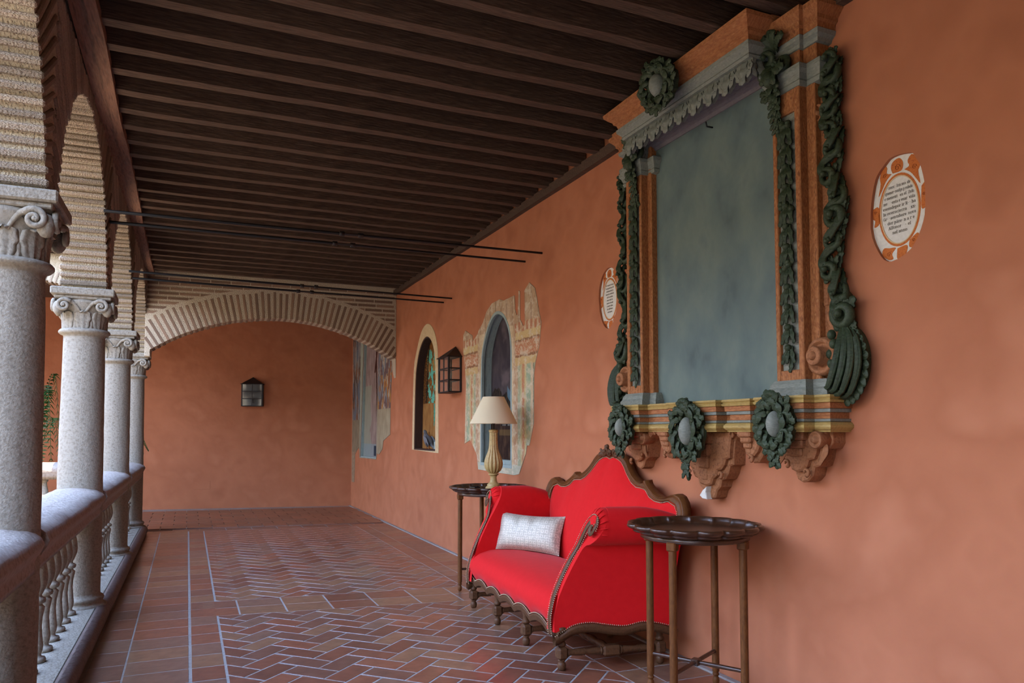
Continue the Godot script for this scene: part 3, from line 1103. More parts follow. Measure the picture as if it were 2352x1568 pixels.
func leaf2(b: MB, pts: Array, width: float, out0: float, out1: float, ruffle := 9.0, fat := .5) -> void:
	var n := 12
	var line := smooth_line(pts, n)
	var rows: Array = []
	for i in n + 1:
		var u := float(i) / n
		var t: Vector2 = (line[mini(i + 1, n)] - line[maxi(i - 1, 0)]).normalized()
		var s := Vector2(-t.y, t.x)
		var w := width * (.35 + .75 * sin(PI * clampf(u * .85 + .1, 0, 1))) * (1.0 + .24 * sin(u * ruffle * TAU * .5))
		if i == n: w *= .15
		var o := lerpf(out0, out1, sin(u * PI * .62))
		var p: Vector2 = line[i]
		var l := PackedVector3Array()
		for k in [[-1.0, -.10], [-.72, .30], [-.35, .28], [0.0, 1.0], [.35, .28], [.72, .30], [1.0, -.10], [0.0, -.6]]:
			var q: Vector2 = p + s * w * k[0]
			l.append(Vector3(q.x, q.y, o + w * fat * k[1]))
		rows.append(l)
	b.grid(rows, true)

func spray(b: MB, c: Vector2, dir: float, reach: float, count: int, spread: float, width: float, out0: float, out1: float, r: RandomNumberGenerator) -> void:
	for k in count:
		var a := dir + spread * ((k + .5) / count - .5) + r.randf_range(-.1, .1)
		var l := reach * r.randf_range(.75, 1.1)
		var bend := r.randf_range(-.5, .5)
		var p1 := c + Vector2.from_angle(a) * l * .5
		var p2 := p1 + Vector2.from_angle(a + bend) * l * .5
		leaf2(b, [c, p1, p2], width, out0, out1 + r.randf_range(-.008, .008), r.randf_range(6, 11))

func cartouche(rx: float, ry: float, tail: float, seed_: int, crown := .0) -> MB:
	var b := MB.new()
	var r := RandomNumberGenerator.new()
	r.seed = seed_
	var back := PackedVector2Array()
	for k in 30:
		var a := TAU * k / 30.0
		back.append(Vector2(cos(a) * rx * .86, sin(a) * ry * .84) * (1.0 + .06 * sin(k * 2.6)))
	b.extrude(back, -.01, .018, .008)
	var n := 9
	for k in n:
		var a := TAU * (k + .5) / n + r.randf_range(-.08, .08)
		var p := Vector2(cos(a) * rx * .72, sin(a) * ry * .72)
		var sg := 1.0 if cos(a) >= 0.0 else -1.0
		scroll2(b, p, r.randf_range(.040, .056) * (rx / .15 * .5 + .5), a + r.randf_range(-.6, .6) + PI * .5 * sg, sg * r.randf_range(1.0, 1.5), .014 * (rx / .15 * .5 + .5), .024, .066)
		spray(b, p * .80, a, .090 * (rx / .15 * .4 + .6), 3, 1.5, .023, .020, .046, r)
	for k in 9:
		var a := TAU * k / 9.0 + .3
		leaf2(b, [Vector2(cos(a) * rx * .50, sin(a) * ry * .5), Vector2(cos(a + .35) * rx * .68, sin(a + .35) * ry * .68), Vector2(cos(a + .8) * rx * .78, sin(a + .8) * ry * .78)], .021, .048, .066, 4.0)
	if tail > 0.0:
		for k in 4:
			var y := -ry * .8 - tail * k / 4.5
			spray(b, Vector2(0, y + .03), -PI * .5, .075, 3, 1.7 - .3 * k, .016, .02, .045, r)
		b.ball(Vector3(0, -ry * .8 - tail, .022), Vector3(.014, .026, .014), 8, 6)
	if crown > 0.0:
		for k in 5:
			var a := PI * .5 + (k - 2) * .42
			leaf2(b, [Vector2(0, ry * .62), Vector2(cos(a) * crown * .5, ry * .62 + sin(a) * crown * .6), Vector2(cos(a) * crown, ry * .62 + sin(a) * crown)], .026, .03, .062, 4.0, .7)
	return b

func boss(rx: float, ry: float, d: float) -> MB:
	var b := MB.new()
	b.ball(Vector3(0, 0, .03), Vector3(rx, ry, d), 20, 12)
	return b

# tall run of leafy scrolls on the outer edge of the frame (right hand side; mirrored for the left)
const RUN := [[.93, 3.18, .050], [.918, 3.10, .055], [.928, 3.0, .050], [.905, 2.93, .045], [.93, 2.84, .048], [.925, 2.735, .052], [.905, 2.62, .055], [.95, 2.50, .05], [.94, 2.42, .066], [.915, 2.295, .05], [.90, 2.165, .058], [.94, 2.04, .045], [.975, 1.945, .078]]
func foliage_run() -> MB:
	var b := MB.new()
	var r := RandomNumberGenerator.new()
	r.seed = 99
	for k in RUN.size():
		var p := Vector2(RUN[k][0], RUN[k][1])
		var rad: float = RUN[k][2]
		var sg := -1.0 if k % 2 else 1.0
		scroll2(b, p, rad * 1.08, PI * .5 + r.randf_range(-.5, .5), sg * r.randf_range(1.15, 1.5), rad * .30, .03, .085)
		spray(b, p, PI * .5 * sg, rad * 1.35, 3, 2.2, rad * .32, .02, .045, r)
		spray(b, p, -PI * .5 * sg + r.randf_range(-.6, .6), rad * 1.3, 3, 2.0, rad * .32, .02, .045, r)
		if k + 1 < RUN.size():
			var q := Vector2(RUN[k + 1][0], RUN[k + 1][1])
			leaf2(b, [p + Vector2(rad * .5, 0), (p + q) * .5 + Vector2(.026 * sg, 0), q - Vector2(rad * .3, 0)], .026, .03, .075, 3.0, 1.0)
			leaf2(b, [p + Vector2(rad * .6, 0), (p + q) * .5 + Vector2(.035, 0), q + Vector2(rad * .7, 0)], .018, .012, .028, 9.0)
	# the big feathered leaf at the foot: ribs sweeping down from one stem, tips curling in
	for k in 7:
		var u := k / 6.0
		var p0 := Vector2(.958 + .022 * u, 1.895 - .01 * u)
		var p1 := Vector2(.962 + .082 * u, 1.815 + .012 * u)
		var p2 := Vector2(.952 + .112 * u, 1.70)
		var p3 := Vector2(.930 + .090 * u, 1.612 - .035 * u)
		var p4 := Vector2(.912 + .046 * u, 1.618 - .062 * u)
		var o := .05 + .03 * float(k % 2) + .03 * (1.0 - u)
		leaf2(b, [p0, p1, p2, p3, p4], .0135, .04, o + .02, 1.0, 1.3)
		scroll2(b, p4 + Vector2(.012, .014), .017, -2.2, -1.0, .0075, .05, o)
	for k in 5:
		b.ball(Vector3(.930 + .012 * sin(k * 2.0), 1.85 - k * .045, .080), Vector3(.019, .024, .022), 10, 7)
	scroll2(b, Vector2(.965, 1.585), .042, PI * .3, -1.4, .016, .03, .08)
	var margin: Array = []
	for k in 13:
		var a := lerpf(1.25, -1.45, k / 12.0)
		var e := Vector2(.965 + cos(a) * .105, 1.725 + sin(a) * .165)
		var o := Vector2(cos(a) * .105, sin(a) * .165).normalized()
		leaf2(b, [e - o * .03, e + o * .008 - Vector2(0, .006), e + o * .030 - Vector2(0, .018)], .019, .03, .042, 1.0, .5)
		margin.append([e.x, e.y])
	for q in [[.945, 1.57], [.925, 1.62], [.935, 1.75], [.945, 1.88]]: margin.append(q)
	b.extrude(poly(margin), -.01, .035, .006)
	return b

func garland() -> MB:
	var b := MB.new()
	var r := RandomNumberGenerator.new()
	r.seed = 55
	var y := 2.93
	for k in 12:
		var s := 1.0 - .02 * k
		for e in [[-.024, -.2], [.024, .2], [0.0, 0.0]]:
			var p := Vector2(e[0] * .3, y)
			leaf2(b, [p, Vector2(e[0] * 1.1, y - .05), Vector2(e[0] * 1.6 + e[1] * .02, y - .115 * s)], .019 * s, .014, .036 if e[0] == 0.0 else .026, 5.0, .8)
		b.ball(Vector3(0, y - .008, .026), Vector3(.020, .018, .018), 8, 5)
		if k in [0, 4, 7]:
			for e in 5:
				b.ball(Vector3(r.randf_range(-.04, .04), y + r.randf_range(-.03, .015), .024), Vector3(.016, .016, .018), 7, 5)
		y -= .101
	leaf2(b, [Vector2(0, y + .05), Vector2(.012, y), Vector2(0, y - .03)], .014, .012, .022, 5.0)
	return b

func drop_mask() -> MB:
	# leafy mask hanging from the capital
	var b := MB.new()
	var r := RandomNumberGenerator.new()
	r.seed = 31
	scroll2(b, Vector2(-.03, 3.30), .055, PI * .4, 1.4, .018, .03, .10)
	scroll2(b, Vector2(.04, 3.23), .05, PI * .6, -1.3, .017, .03, .10)
	spray(b, Vector2(0, 3.33), PI * .5, .10, 5, 2.6, .03, .04, .10, r)
	spray(b, Vector2(0, 3.25), -PI * .5, .12, 6, 2.6, .028, .05, .10, r)
	b.ball(Vector3(0, 3.17, .085), Vector3(.034, .045, .04), 10, 8)
	for k in 7:
		spray(b, Vector2(0, 3.16 - k * .034), -PI * .5, .075, 4, 2.0 - .18 * k, .019 - .001 * k, .04, .075 - .006 * k, r)
	spray(b, Vector2(-.03, 3.12), PI * 1.05, .075, 3, 1.2, .018, .04, .06, r)
	return b

# ---------------------------------------------------------------- the carved frame on the right wall
const FRAME_AT := -3.527
func build_retablo() -> void:
	var t := thing("altarpiece_frame", "big carved polychrome altarpiece frame around a blank grey-blue panel on the terracotta wall", "altarpiece")
	t.transform = on_wall(FRAME_AT)
	var b := MB.new()
	b.box(Vector3(0, 2.46, .022), Vector3(1.30, 1.80, .036), .002)
	part(t, "panel", b, M.canvas)
	for s in [-1.0, 1.0]:
		var x := func(a0: float, a1: float) -> Array: return [minf(s * a0, s * a1), maxf(s * a0, s * a1)]
		var bar := func(bb: MB, a0: float, a1: float, y0: float, y1: float, o0: float, o1: float, bev := .004) -> void:
			bb.box(Vector3(s * (a0 + a1) * .5, (y0 + y1) * .5, (o0 + o1) * .5), Vector3(absf(a1 - a0), y1 - y0, o1 - o0), bev)
		b = MB.new()
		bar.call(b, .605, .790, 1.645, 3.11, 0.0, .108)
		bar.call(b, .605, .632, 1.645, 3.11, .10, .132)
		bar.call(b, .755, .790, 1.645, 3.11, .10, .132)
		bar.call(b, .630, .757, 1.645, 1.70, .10, .1305)
		bar.call(b, .630, .757, 2.985, 3.11, .10, .1305)
		bar.call(b, .56, .606, 1.645, 3.28, 0.0, .082)
		bar.call(b, .789, .845, 1.645, 3.11, 0.0, .085)
		bar.call(b, .62, .775, 3.19, 3.29, 0.0, .11)
		bar.call(b, .775, .86, 3.19, 3.29, 0.0, .085)
		var pil := part(t, "pilaster", b, M.marbled)
		b = MB.new()
		b.box(Vector3(s * .6935, 2.34, .110), Vector3(.122, 1.29, .008), .001)
		part(pil, "sunk_panel", b, M.blue_paint)
		b = MB.new()
		bar.call(b, .84, .905, 1.62, 3.05, 0.0, .048)
		bar.call(b, .84, .87, 2.0, 2.45, 0.0, .055)
		part(t, "side_board", b, M.bole)
		# base and capital mouldings, broken forward with the pilaster
		var plan := [Vector2(s * .53, .0), Vector2(s * .53, .075), Vector2(s * .598, .075), Vector2(s * .598, .132), Vector2(s * .797, .132), Vector2(s * .797, .085), Vector2(s * .88, .085), Vector2(s * .88, 0.0)]
		if s > 0.0: pass
		else: plan.reverse()
		b = MB.new()
		b.mould(plan, [[0, 1.565], [.028, 1.572], [.030, 1.600], [.020, 1.612], [.016, 1.632], [.004, 1.65], [-.05, 1.652]])
		part(t, "pilaster_base", b, M.blue_paint)
		b = MB.new()
		b.mould(plan, [[-.03, 3.09], [.004, 3.095], [.010, 3.115], [.006, 3.125], [.016, 3.15], [.028, 3.168], [.03, 3.19], [.018, 3.20], [-.06, 3.202]])
		part(t, "capital", b, M.blue_paint)
		plan = [Vector2(s * .60, .0), Vector2(s * .60, .11), Vector2(s * .78, .11), Vector2(s * .78, .085), Vector2(s * .87, .085), Vector2(s * .87, 0.0)]
		if s < 0.0: plan.reverse()
		b = MB.new()
		b.mould(plan, [[-.03, 3.285], [.006, 3.29], [.012, 3.305], [.030, 3.318], [.036, 3.338], [.02, 3.342], [-.06, 3.345]])
		part(t, "upper_moulding", b, M.blue_paint)
		b = MB.new()
		b.mould(plan, [[0.0, 3.34], [.03, 3.344], [.034, 3.37], [.046, 3.378], [.05, 3.395], [.062, 3.41], [.082, 3.43], [.085, 3.45], [.0, 3.455], [-.07, 3.455]])
		part(t, "pilaster_cornice", b, M.marbled)
		b = MB.new()
		b.put(garland(), Transform3D(Basis(), Vector3(s * .6935, 0, .112)))
		part(t, "garland", b, M.verdigris)
		b = MB.new()
		b.put(drop_mask(), Transform3D(Basis(), Vector3(s * .655, 0, .10)))
		part(t, "leaf_mask", b, M.verdigris)
		b = MB.new()
		b.put(foliage_run(), Transform3D(Basis(Vector3(s, 0, 0), Vector3.UP, Vector3(0, 0, 1)), Vector3(0, 0, .02)))
		part(t, "scrolling_foliage", b, M.verdigris)
		# turned volute at the foot
		b = MB.new()
		var vo := MB.new()
		vo.lathe([[0, 0], [.090, 0], [.095, .02], [.088, .06], [.07, .066], [.066, .045], [.046, .045], [.046, .10], [.040, .108], [.022, .108], [.020, .10], [.016, .12], [0, .124]], 28)
		b.put(vo, Transform3D(Basis(Vector3(1, 0, 0), Vector3(0, 0, 1), Vector3(0, -1, 0)), Vector3(s * .862, 1.755, .045)))
		leaf2(b, [Vector2(s * .85, 1.99), Vector2(s * .872, 1.93), Vector2(s * .905, 1.87), Vector2(s * .90, 1.82)], .034, .03, .05, 2.0)
		part(t, "volute", b, M.bole)
		b = MB.new()
		vo = MB.new()
		vo.lathe([[0, 0], [.045, 0], [.046, .03], [.036, .034], [.03, .02], [.014, .02], [.012, .04], [0, .042]], 20)
		b.put(vo, Transform3D(Basis(Vector3(1, 0, 0), Vector3(0, 0, 1), Vector3(0, -1, 0)), Vector3(s * .842, 2.945, .04)))
		leaf2(b, [Vector2(s * .85, 3.02), Vector2(s * .875, 2.96), Vector2(s * .87, 2.90), Vector2(s * .85, 2.84)], .018, .04, .05, 2.0)
		part(t, "small_volute", b, M.bole)
	# main cornice, standing well forward
	var cp := [Vector2(.60, .02), Vector2(.60, .27), Vector2(-.60, .27), Vector2(-.60, .02)]
	cp.reverse()
	b = MB.new()
	b.mould(cp, [[0.0, 3.372], [.022, 3.376], [.03, 3.40], [.045, 3.41], [.05, 3.425], [.07, 3.44], [.092, 3.462], [.096, 3.482], [.0, 3.487], [-.2, 3.487]])
	part(t, "main_cornice", b, M.marbled_long)
	b = MB.new()
	b.mould(cp, [[-.05, 3.298], [0.0, 3.300], [.008, 3.312], [.003, 3.322], [.016, 3.336], [.03, 3.350], [.034, 3.370], [.0, 3.374], [-.2, 3.374]])
	part(t, "bed_moulding", b, M.blue_paint)
	b = MB.new()
	b.mould([Vector2(-.60, .03), Vector2(.60, .03)], [[-.02, 3.248], [.018, 3.250], [.03, 3.266], [.05, 3.276], [.055, 3.292], [.22, 3.326], [.0, 3.335]])
	part(t, "soffit", b, M.violet_paint)
	# carved drops under the cornice
	for k in 9:
		var u := -.54 + k * .135
		b = MB.new()
		leaf2(b, [Vector2(-.035, .0), Vector2(-.045, -.05), Vector2(-.028, -.095)], .022, .0, .012, 6.0)
		leaf2(b, [Vector2(.035, .0), Vector2(.045, -.05), Vector2(.028, -.095)], .022, .0, .012, 6.0)
		leaf2(b, [Vector2(0, .0), Vector2(.004, -.06), Vector2(0, -.125)], .034, .0, .02, 5.0)
		b.extrude(poly([[-.062, 0], [.062, 0], [.058, -.05], [.03, -.085], [0, -.105], [-.03, -.085], [-.058, -.05]]), -.02, .004, .003)
		part(t, "carved_drop", b, M.blue_paint, Transform3D(Basis(), Vector3(u, 3.302, .245)))
	for s in [-1.0, 1.0]:
		for k in 2:
			b = MB.new()
			leaf2(b, [Vector2(-.035, .0), Vector2(-.045, -.05), Vector2(-.028, -.095)], .022, .0, .012, 6.0)
			leaf2(b, [Vector2(.035, .0), Vector2(.045, -.05), Vector2(.028, -.095)], .022, .0, .012, 6.0)
			leaf2(b, [Vector2(0, .0), Vector2(.004, -.06), Vector2(0, -.115)], .03, .0, .02, 5.0)
			part(t, "carved_drop", b, M.blue_paint, Transform3D(Basis(Vector3.UP, s * PI * .5), Vector3(s * .585, 3.302, .19 - k * .11)))
	# predella, its mouldings breaking forward and back
	var pp := [Vector2(-.93, 0), Vector2(-.93, .12), Vector2(-.835, .12), Vector2(-.835, .185), Vector2(-.56, .185), Vector2(-.56, .115), Vector2(-.43, .115), Vector2(-.43, .150), Vector2(-.27, .150), Vector2(-.27, .115), Vector2(-.20, .115), Vector2(-.20, .185), Vector2(.20, .185), Vector2(.20, .115), Vector2(.27, .115), Vector2(.27, .150), Vector2(.43, .150), Vector2(.43, .115), Vector2(.56, .115), Vector2(.56, .185), Vector2(.835, .185), Vector2(.835, .12), Vector2(.93, .12), Vector2(.93, 0)]
	b = MB.new()
	b.mould(pp, [[.0, 1.532], [.030, 1.535], [.034, 1.545], [.026, 1.552], [.034, 1.560], [.030, 1.570], [-.14, 1.572]])
	part(t, "top_moulding", b, M.yellow_paint)
	b = MB.new()
	b.mould(pp, [[0, 1.505], [.020, 1.507], [.022, 1.533], [.0, 1.535]])
	part(t, "fascia", b, M.marbled_long)
	b = MB.new()
	b.mould(pp, [[0, 1.488], [.012, 1.490], [.014, 1.505], [.0, 1.507]])
	part(t, "fillet", b, M.blue_paint)
	b = MB.new()
	b.mould(pp, [[-.05, 1.40], [.0, 1.40], [.0, 1.49], [-.05, 1.49]])
	part(t, "frieze", b, M.marbled_long)
	b = MB.new()
	b.mould(pp, [[0, 1.445], [.010, 1.446], [.012, 1.457], [.0, 1.459]])
	part(t, "lower_fillet", b, M.blue_paint)
	b = MB.new()
	b.mould(pp, [[-.02, 1.395], [.008, 1.397], [.010, 1.404], [.018, 1.408], [.026, 1.418], [.026, 1.430], [.016, 1.441], [.0, 1.446]])
	part(t, "lower_torus", b, M.yellow_paint)
	b = MB.new()
	b.box(Vector3(0, 1.485, .05), Vector3(1.84, .165, .10), .002)
	part(t, "predella_core", b, M.bole)
	# scalloped apron with its pendants
	var half := [[.905, 1.40], [.905, 1.345], [.885, 1.318], [.852, 1.318], [.842, 1.275], [.825, 1.235], [.792, 1.225], [.780, 1.185], [.752, 1.160], [.715, 1.150], [.680, 1.165], [.662, 1.205], [.636, 1.222], [.612, 1.232], [.600, 1.285], [.580, 1.335], [.548, 1.372], [.505, 1.380], [.470, 1.360], [.452, 1.305], [.436, 1.268], [.408, 1.236], [.370, 1.230], [.345, 1.250], [.334, 1.300], [.316, 1.350], [.285, 1.380], [.248, 1.378], [.224, 1.345], [.214, 1.275], [.210, 1.215], [.178, 1.205], [.164, 1.165], [.138, 1.132], [.106, 1.124], [.094, 1.085], [.066, 1.062], [.050, 1.022], [.0, 1.008]]
	var outline: Array = []
	for q in half: outline.append(q)
	for k in range(half.size() - 2, -1, -1): outline.append([-half[k][0], half[k][1]])
	b = MB.new()
	b.extrude(poly(outline), 0.0, .085, .008)
	var apron := part(t, "apron", b, M.bole)
	var inner: Array = []
	for q in outline: inner.append([q[0] * (.985), lerpf(1.40, q[1], .80)])
	b = MB.new()
	b.extrude(poly(inner), .06, .115, .010)
	part(apron, "raised_layer", b, M.bole)
	for e in [[-.70, .09, 1.40, 1.24], [-.37, .05, 1.40, 1.28], [0.0, .075, 1.40, 1.12], [.37, .05, 1.40, 1.28], [.70, .09, 1.40, 1.24]]:
		b = MB.new()
		var y: float = e[2]
		var w: float = e[1]
		var step: float = (e[2] - e[3]) / 4.0
		for k in 4:
			b.box(Vector3(e[0], y - step * .5, .06 + .032 - k * .006), Vector3(w * 2.0 * (1.0 - .2 * k), step + .004, .125 - k * .012), .008)
			y -= step
		part(apron, "pendant", b, M.bole)
	for e in [[-.60, 1.355, -1.0], [.60, 1.355, 1.0], [.86, 1.36, 1.0], [-.86, 1.36, -1.0]]:
		b = MB.new()
		var vo := MB.new()
		vo.lathe([[0, 0], [.040, 0], [.042, .075], [.034, .082], [.028, .07], [.016, .07], [.014, .09], [0, .092]], 20)
		b.put(vo, Transform3D(Basis(Vector3(1, 0, 0), Vector3(0, 0, 1), Vector3(0, -1, 0)), Vector3(e[0], e[1], .07)))
		leaf2(b, [Vector2(e[0] + .03 * e[2], e[1] - .02), Vector2(e[0] + .02 * e[2], e[1] - .07), Vector2(e[0] - .01 * e[2], e[1] - .12)], .022, .11, .115, 2.0)
		part(apron, "apron_scroll", b, M.bole)
	for e in [.135, .235, .305, .385, .49, .58, .645, .77]:
		for s in [-1.0, 1.0]:
			b = MB.new()
			var yy: float = 1.34
			for k in half.size() - 1:
				if half[k][0] >= e and half[k + 1][0] < e: yy = lerpf(half[k + 1][1], half[k][1], (e - half[k + 1][0]) / (half[k][0] - half[k + 1][0]))
			scroll2(b, Vector2(s * e, yy + .030), .022, -PI * .5, s * .9, .008, .112, .122)
			part(apron, "carved_curl", b, M.bole)
	b = MB.new()
	b.extrude(poly([[-.045, 1.03], [-.02, 1.012], [.02, 1.012], [.012, 1.05], [.02, 1.085], [-.02, 1.06]]), .08, .120, .004)
	var chip := part(apron, "broken_tip", b, M.gesso)
	chip.set_meta("label", "bare white gesso on the broken lowest tip")
	# cartouches
	for e in [[-.70, 1.425, .115, .15, .06, 5], [0.0, 1.40, .145, .195, .10, 6], [.70, 1.435, .115, .155, .07, 7]]:
		var o: float = .205
		var at := Transform3D(Basis(), Vector3(e[0], e[1], o))
		var c := part(t, "cartouche", cartouche(e[2], e[3], e[4], e[5], .07), M.verdigris, at)
		part(c, "oval_boss", boss(e[2] * .32, e[3] * .42, .05), M.blue_paint)
	var top := part(t, "cartouche", cartouche(.17, .135, 0.0, 8, .04), M.verdigris, Transform3D(Basis(Vector3.RIGHT, .18), Vector3(-.02, 3.40, .365)))
	part(top, "oval_boss", boss(.05, .068, .055), M.blue_paint)
	for e in [[.80, 1.568, .195], [.93, 1.56, .135], [-.06, 1.571, .17]]:
		b = MB.new()
		b.ball(Vector3(e[0], e[1], e[2]), Vector3(.016, .005, .010), 8, 5)
		part(t, "paint_chip", b, M.gesso)
	# the hook left in the panel
	b = MB.new()
	b.tube([Vector3(.02, 3.19, .04), Vector3(.02, 3.19, .07), Vector3(.023, 3.188, .085), Vector3(.023, 3.215, .092)], .005, 6)
	part(t, "hook", b, M.iron)

# ---------------------------------------------------------------- settee (local x: depth towards the wall, z: width towards the viewer)
func lerp_table(t: Array, x: float) -> float:
	if x <= t[0][0]: return t[0][1]
	for k in t.size() - 1:
		if x <= t[k + 1][0]: return lerpf(t[k][1], t[k + 1][1], (x - t[k][0]) / (t[k + 1][0] - t[k][0]))
	return t[-1][1]

const ARM_FRONT := [[.18, -.03], [.30, -.034], [.40, -.014], [.50, .025], [.60, .072], [.70, .125], [.80, .19], [.88, .235], [.97, .265]]
const CREST_TOP := [[0, 1.262], [.05, 1.262], [.12, 1.25], [.19, 1.225], [.245, 1.19], [.30, 1.135], [.36, 1.095], [.43, 1.068], [.495, 1.062], [.528, 1.085], [.548, 1.06], [.60, 1.028], [.66, 1.003], [.725, .988], [.79, .992], [.84, 1.012], [.89, 1.022], [.94, 1.008], [.98, .975], [1.005, .93], [1.012, .88], [1.008, .80]]
const CREST_LOW := [[0, 1.202], [0.045, 1.216], [0.1, 1.209], [0.16, 1.189], [0.21, 1.155], [0.27, 1.103], [0.34, 1.057], [0.41, 1.031], [0.475, 1.029], [0.53, 1.022], [0.59, 0.981], [0.66, 0.961], [0.74, 0.957], [0.81, 0.972], [0.89, 0.952], [0.92, 0.92], [0.93, 0.88], [0.935, 0.8]]
const BACK_SHIFT := .135
const ARM_SECTION := [[.735, .40], [.735, .55], [.742, .68], [.755, .79], [.775, .87], [.81, .925], [.855, .948], [.905, .945], [.945, .915], [.968, .87], [.972, .82], [.955, .77], [.92, .738], [.885, .728], [.868, .70], [.862, .62], [.852, .48], [.848, .34], [.846, .225]]

func front_wave(s: float) -> float:
	var w := .232 + .034 * pow(absf(cos(PI * (s - .0) / .2785)), .9)
	return w - .035 * smoothstep(.74, .86, absf(s))

func nails(b: MB, path: Array, gap: float, r := .0042) -> void:
	var left := 0.0
	for k in path.size() - 1:
		var a: Vector3 = path[k]
		var c: Vector3 = path[k + 1]
		var l := a.distance_to(c)
		while left < l:
			b.ball(a.lerp(c, left / l), Vector3.ONE * r, 6, 4)
			left += gap
		left -= l

func build_sofa() -> void:
	var t := thing("settee", "carved walnut settee upholstered in plain red cloth with scrolled arms, against the wall", "settee")
	var D := Vector3(.999, 0, .0437).normalized()
	var Wd := Vector3(-.0437, 0, .999).normalized()
	t.transform = Transform3D(Basis(D, Vector3.UP, Wd), Vector3(2.053, .004, -4.806))
	var studs := MB.new()
	# seat
	var rows: Array = []
	for i in 61:
		var s := -.79 + 1.58 * i / 60.0
		var yw := front_wave(s)
		var crown := .012 * (1.0 - pow(absf(s) / .835, 2.0))
		var l := PackedVector3Array()
		for p in [[.03, yw - .01], [.004, yw], [-.022, lerpf(yw, .34, .45)], [-.034, .335], [-.026, .38], [-.002, .415], [.04, .440], [.12, .456 + crown * 1.6], [.30, .466 + crown * 2.0], [.48, .455 + crown], [.60, .43], [.62, .30], [.30, .27]]:
			l.append(Vector3(p[0], p[1], s * (1.0 + .06 * maxf(p[0], 0.0))))
		rows.append(l)
	var b := MB.new()
	b.grid(rows, true)
	b.face(Array(rows[0]), Vector3(0, 0, -1))
	b.face(Array(rows[60]), Vector3(0, 0, 1))
	part(t, "seat", b, M.red_cloth)
	# front rail, cut in waves
	rows = []
	for i in 121:
		var s := -.868 + 1.736 * i / 120.0
		var y := front_wave(s)
		var l := PackedVector3Array()
		for p in [[-.004, .0], [-.016, -.006], [-.018, -.016], [-.012, -.024], [-.014, -.04], [-.006, -.048], [.03, -.048], [.04, 0.0]]:
			l.append(Vector3(p[0], y + p[1], s))
		rows.append(l)
	b = MB.new()
	b.grid(rows, true)
	part(t, "front_rail", b, M.walnut_carved)
	var line: Array = []
	for i in 241:
		var s := -.84 + 1.68 * i / 240.0
		line.append(Vector3(-.012, front_wave(s) + .004, s))
	nails(studs, line, .0115)
	# arms
	for sg in [-1.0, 1.0]:
		var shift := func(d: float) -> float: return (.16 if sg > 0.0 else -.02) * clampf(d / .75, 0, 1)
		rows = []
		var sec := smooth_line(poly_list(ARM_SECTION), 44)
		for i in 15:
			var w := i / 14.0
			var l := PackedVector3Array()
			for q in sec:
				var d0 := lerp_table(ARM_FRONT, q.y)
				var d1 := lerpf(.66, .742, clampf((q.y - .3) / .6, 0, 1))
				var d := lerpf(d0, d1, w)
				var y: float = q.y
				if y > .70: y -= .075 * pow(maxf(0.0, (d - .45) / .3), 1.6) * smoothstep(.70, .95, y)
				l.append(Vector3(d, y, sg * q.x + shift.call(d)))
			rows.append(l)
		b = MB.new()
		b.grid(rows, false)
		# front of the arm, gathered over the roll
		var pl := PackedVector2Array()
		for q in sec: pl.append(q)
		pl.append(Vector2(.735, .225))
		var tri := Geometry2D.triangulate_polygon(pl)
		var f := b.v.size()
		for q in pl:
			var d := lerp_table(ARM_FRONT, q.y)
			b.add(Vector3(d, q.y, sg * q.x + shift.call(d)), Vector3(-1, .35, 0).normalized())
		for k in range(0, tri.size(), 3): b.tri(f + tri[k], f + tri[k + 1], f + tri[k + 2])
		# rear closing face
		f = b.v.size()
		for q in pl:
			var d := lerpf(.66, .742, clampf((q.y - .3) / .6, 0, 1))
			var y: float = q.y
			if y > .70: y -= .075 * pow(maxf(0.0, (d - .45) / .3), 1.6) * smoothstep(.70, .95, y)
			b.add(Vector3(d, y, sg * q.x + shift.call(d)), Vector3(1, 0, 0))
		for k in range(0, tri.size(), 3): b.tri(f + tri[k], f + tri[k + 1], f + tri[k + 2])
		b.ball(Vector3(.245, .836, sg * .886 + shift.call(.2)), Vector3(.078, .112, .096), 28, 16)
		var arm := part(t, "arm", b, M.red_cloth)
		# gathers in the cloth round the scroll
		for k in 9:
			var a := lerpf(-.5, 2.6, k / 8.0)
			var c0 := Vector2(.886, .836)
			var path: Array = []
			for i in 5:
				var rr := lerpf(.060, .112, i / 4.0)
				var q := c0 + Vector2(cos(a + i * .03), sin(a + i * .03)) * rr * Vector2(.88, 1.0)
				path.append(Vector3(.245 - .078 * sqrt(maxf(0.05, 1.0 - pow(rr / .116, 2))) + .003, q.y, sg * q.x + shift.call(.22)))
			b = MB.new()
			b.tube(path, [.001, .004, .0055, .005, .001], 6)
			part(arm, "pleat", b, M.red_cloth)
		# carved stile ending in a scroll
		var pts: Array = []
		for q in [[.800, .205], [.797, .30], [.792, .42], [.792, .53], [.795, .63], [.805, .715], [.825, .79], [.850, .845], [.880, .882], [.912, .888], [.936, .868], [.940, .835], [.926, .806], [.902, .800], [.888, .818], [.894, .838], [.908, .840]]:
			var d := lerp_table(ARM_FRONT, q[1])
			pts.append(Vector3(d - .006 - .042 * smoothstep(.72, .84, q[1]), q[1], sg * q[0] + shift.call(d)))
		var fine := smooth_line(pts, 70)
		var rad: Array = []
		for i in fine.size():
			var u := float(i) / (fine.size() - 1)
			rad.append(.019 if u < .45 else lerpf(.019, .013, (u - .45) / .55))
		b = MB.new()
		b.tube(fine, rad, 10, .32, Vector3(1, .3, 0))
		part(arm, "stile", b, M.walnut_carved)
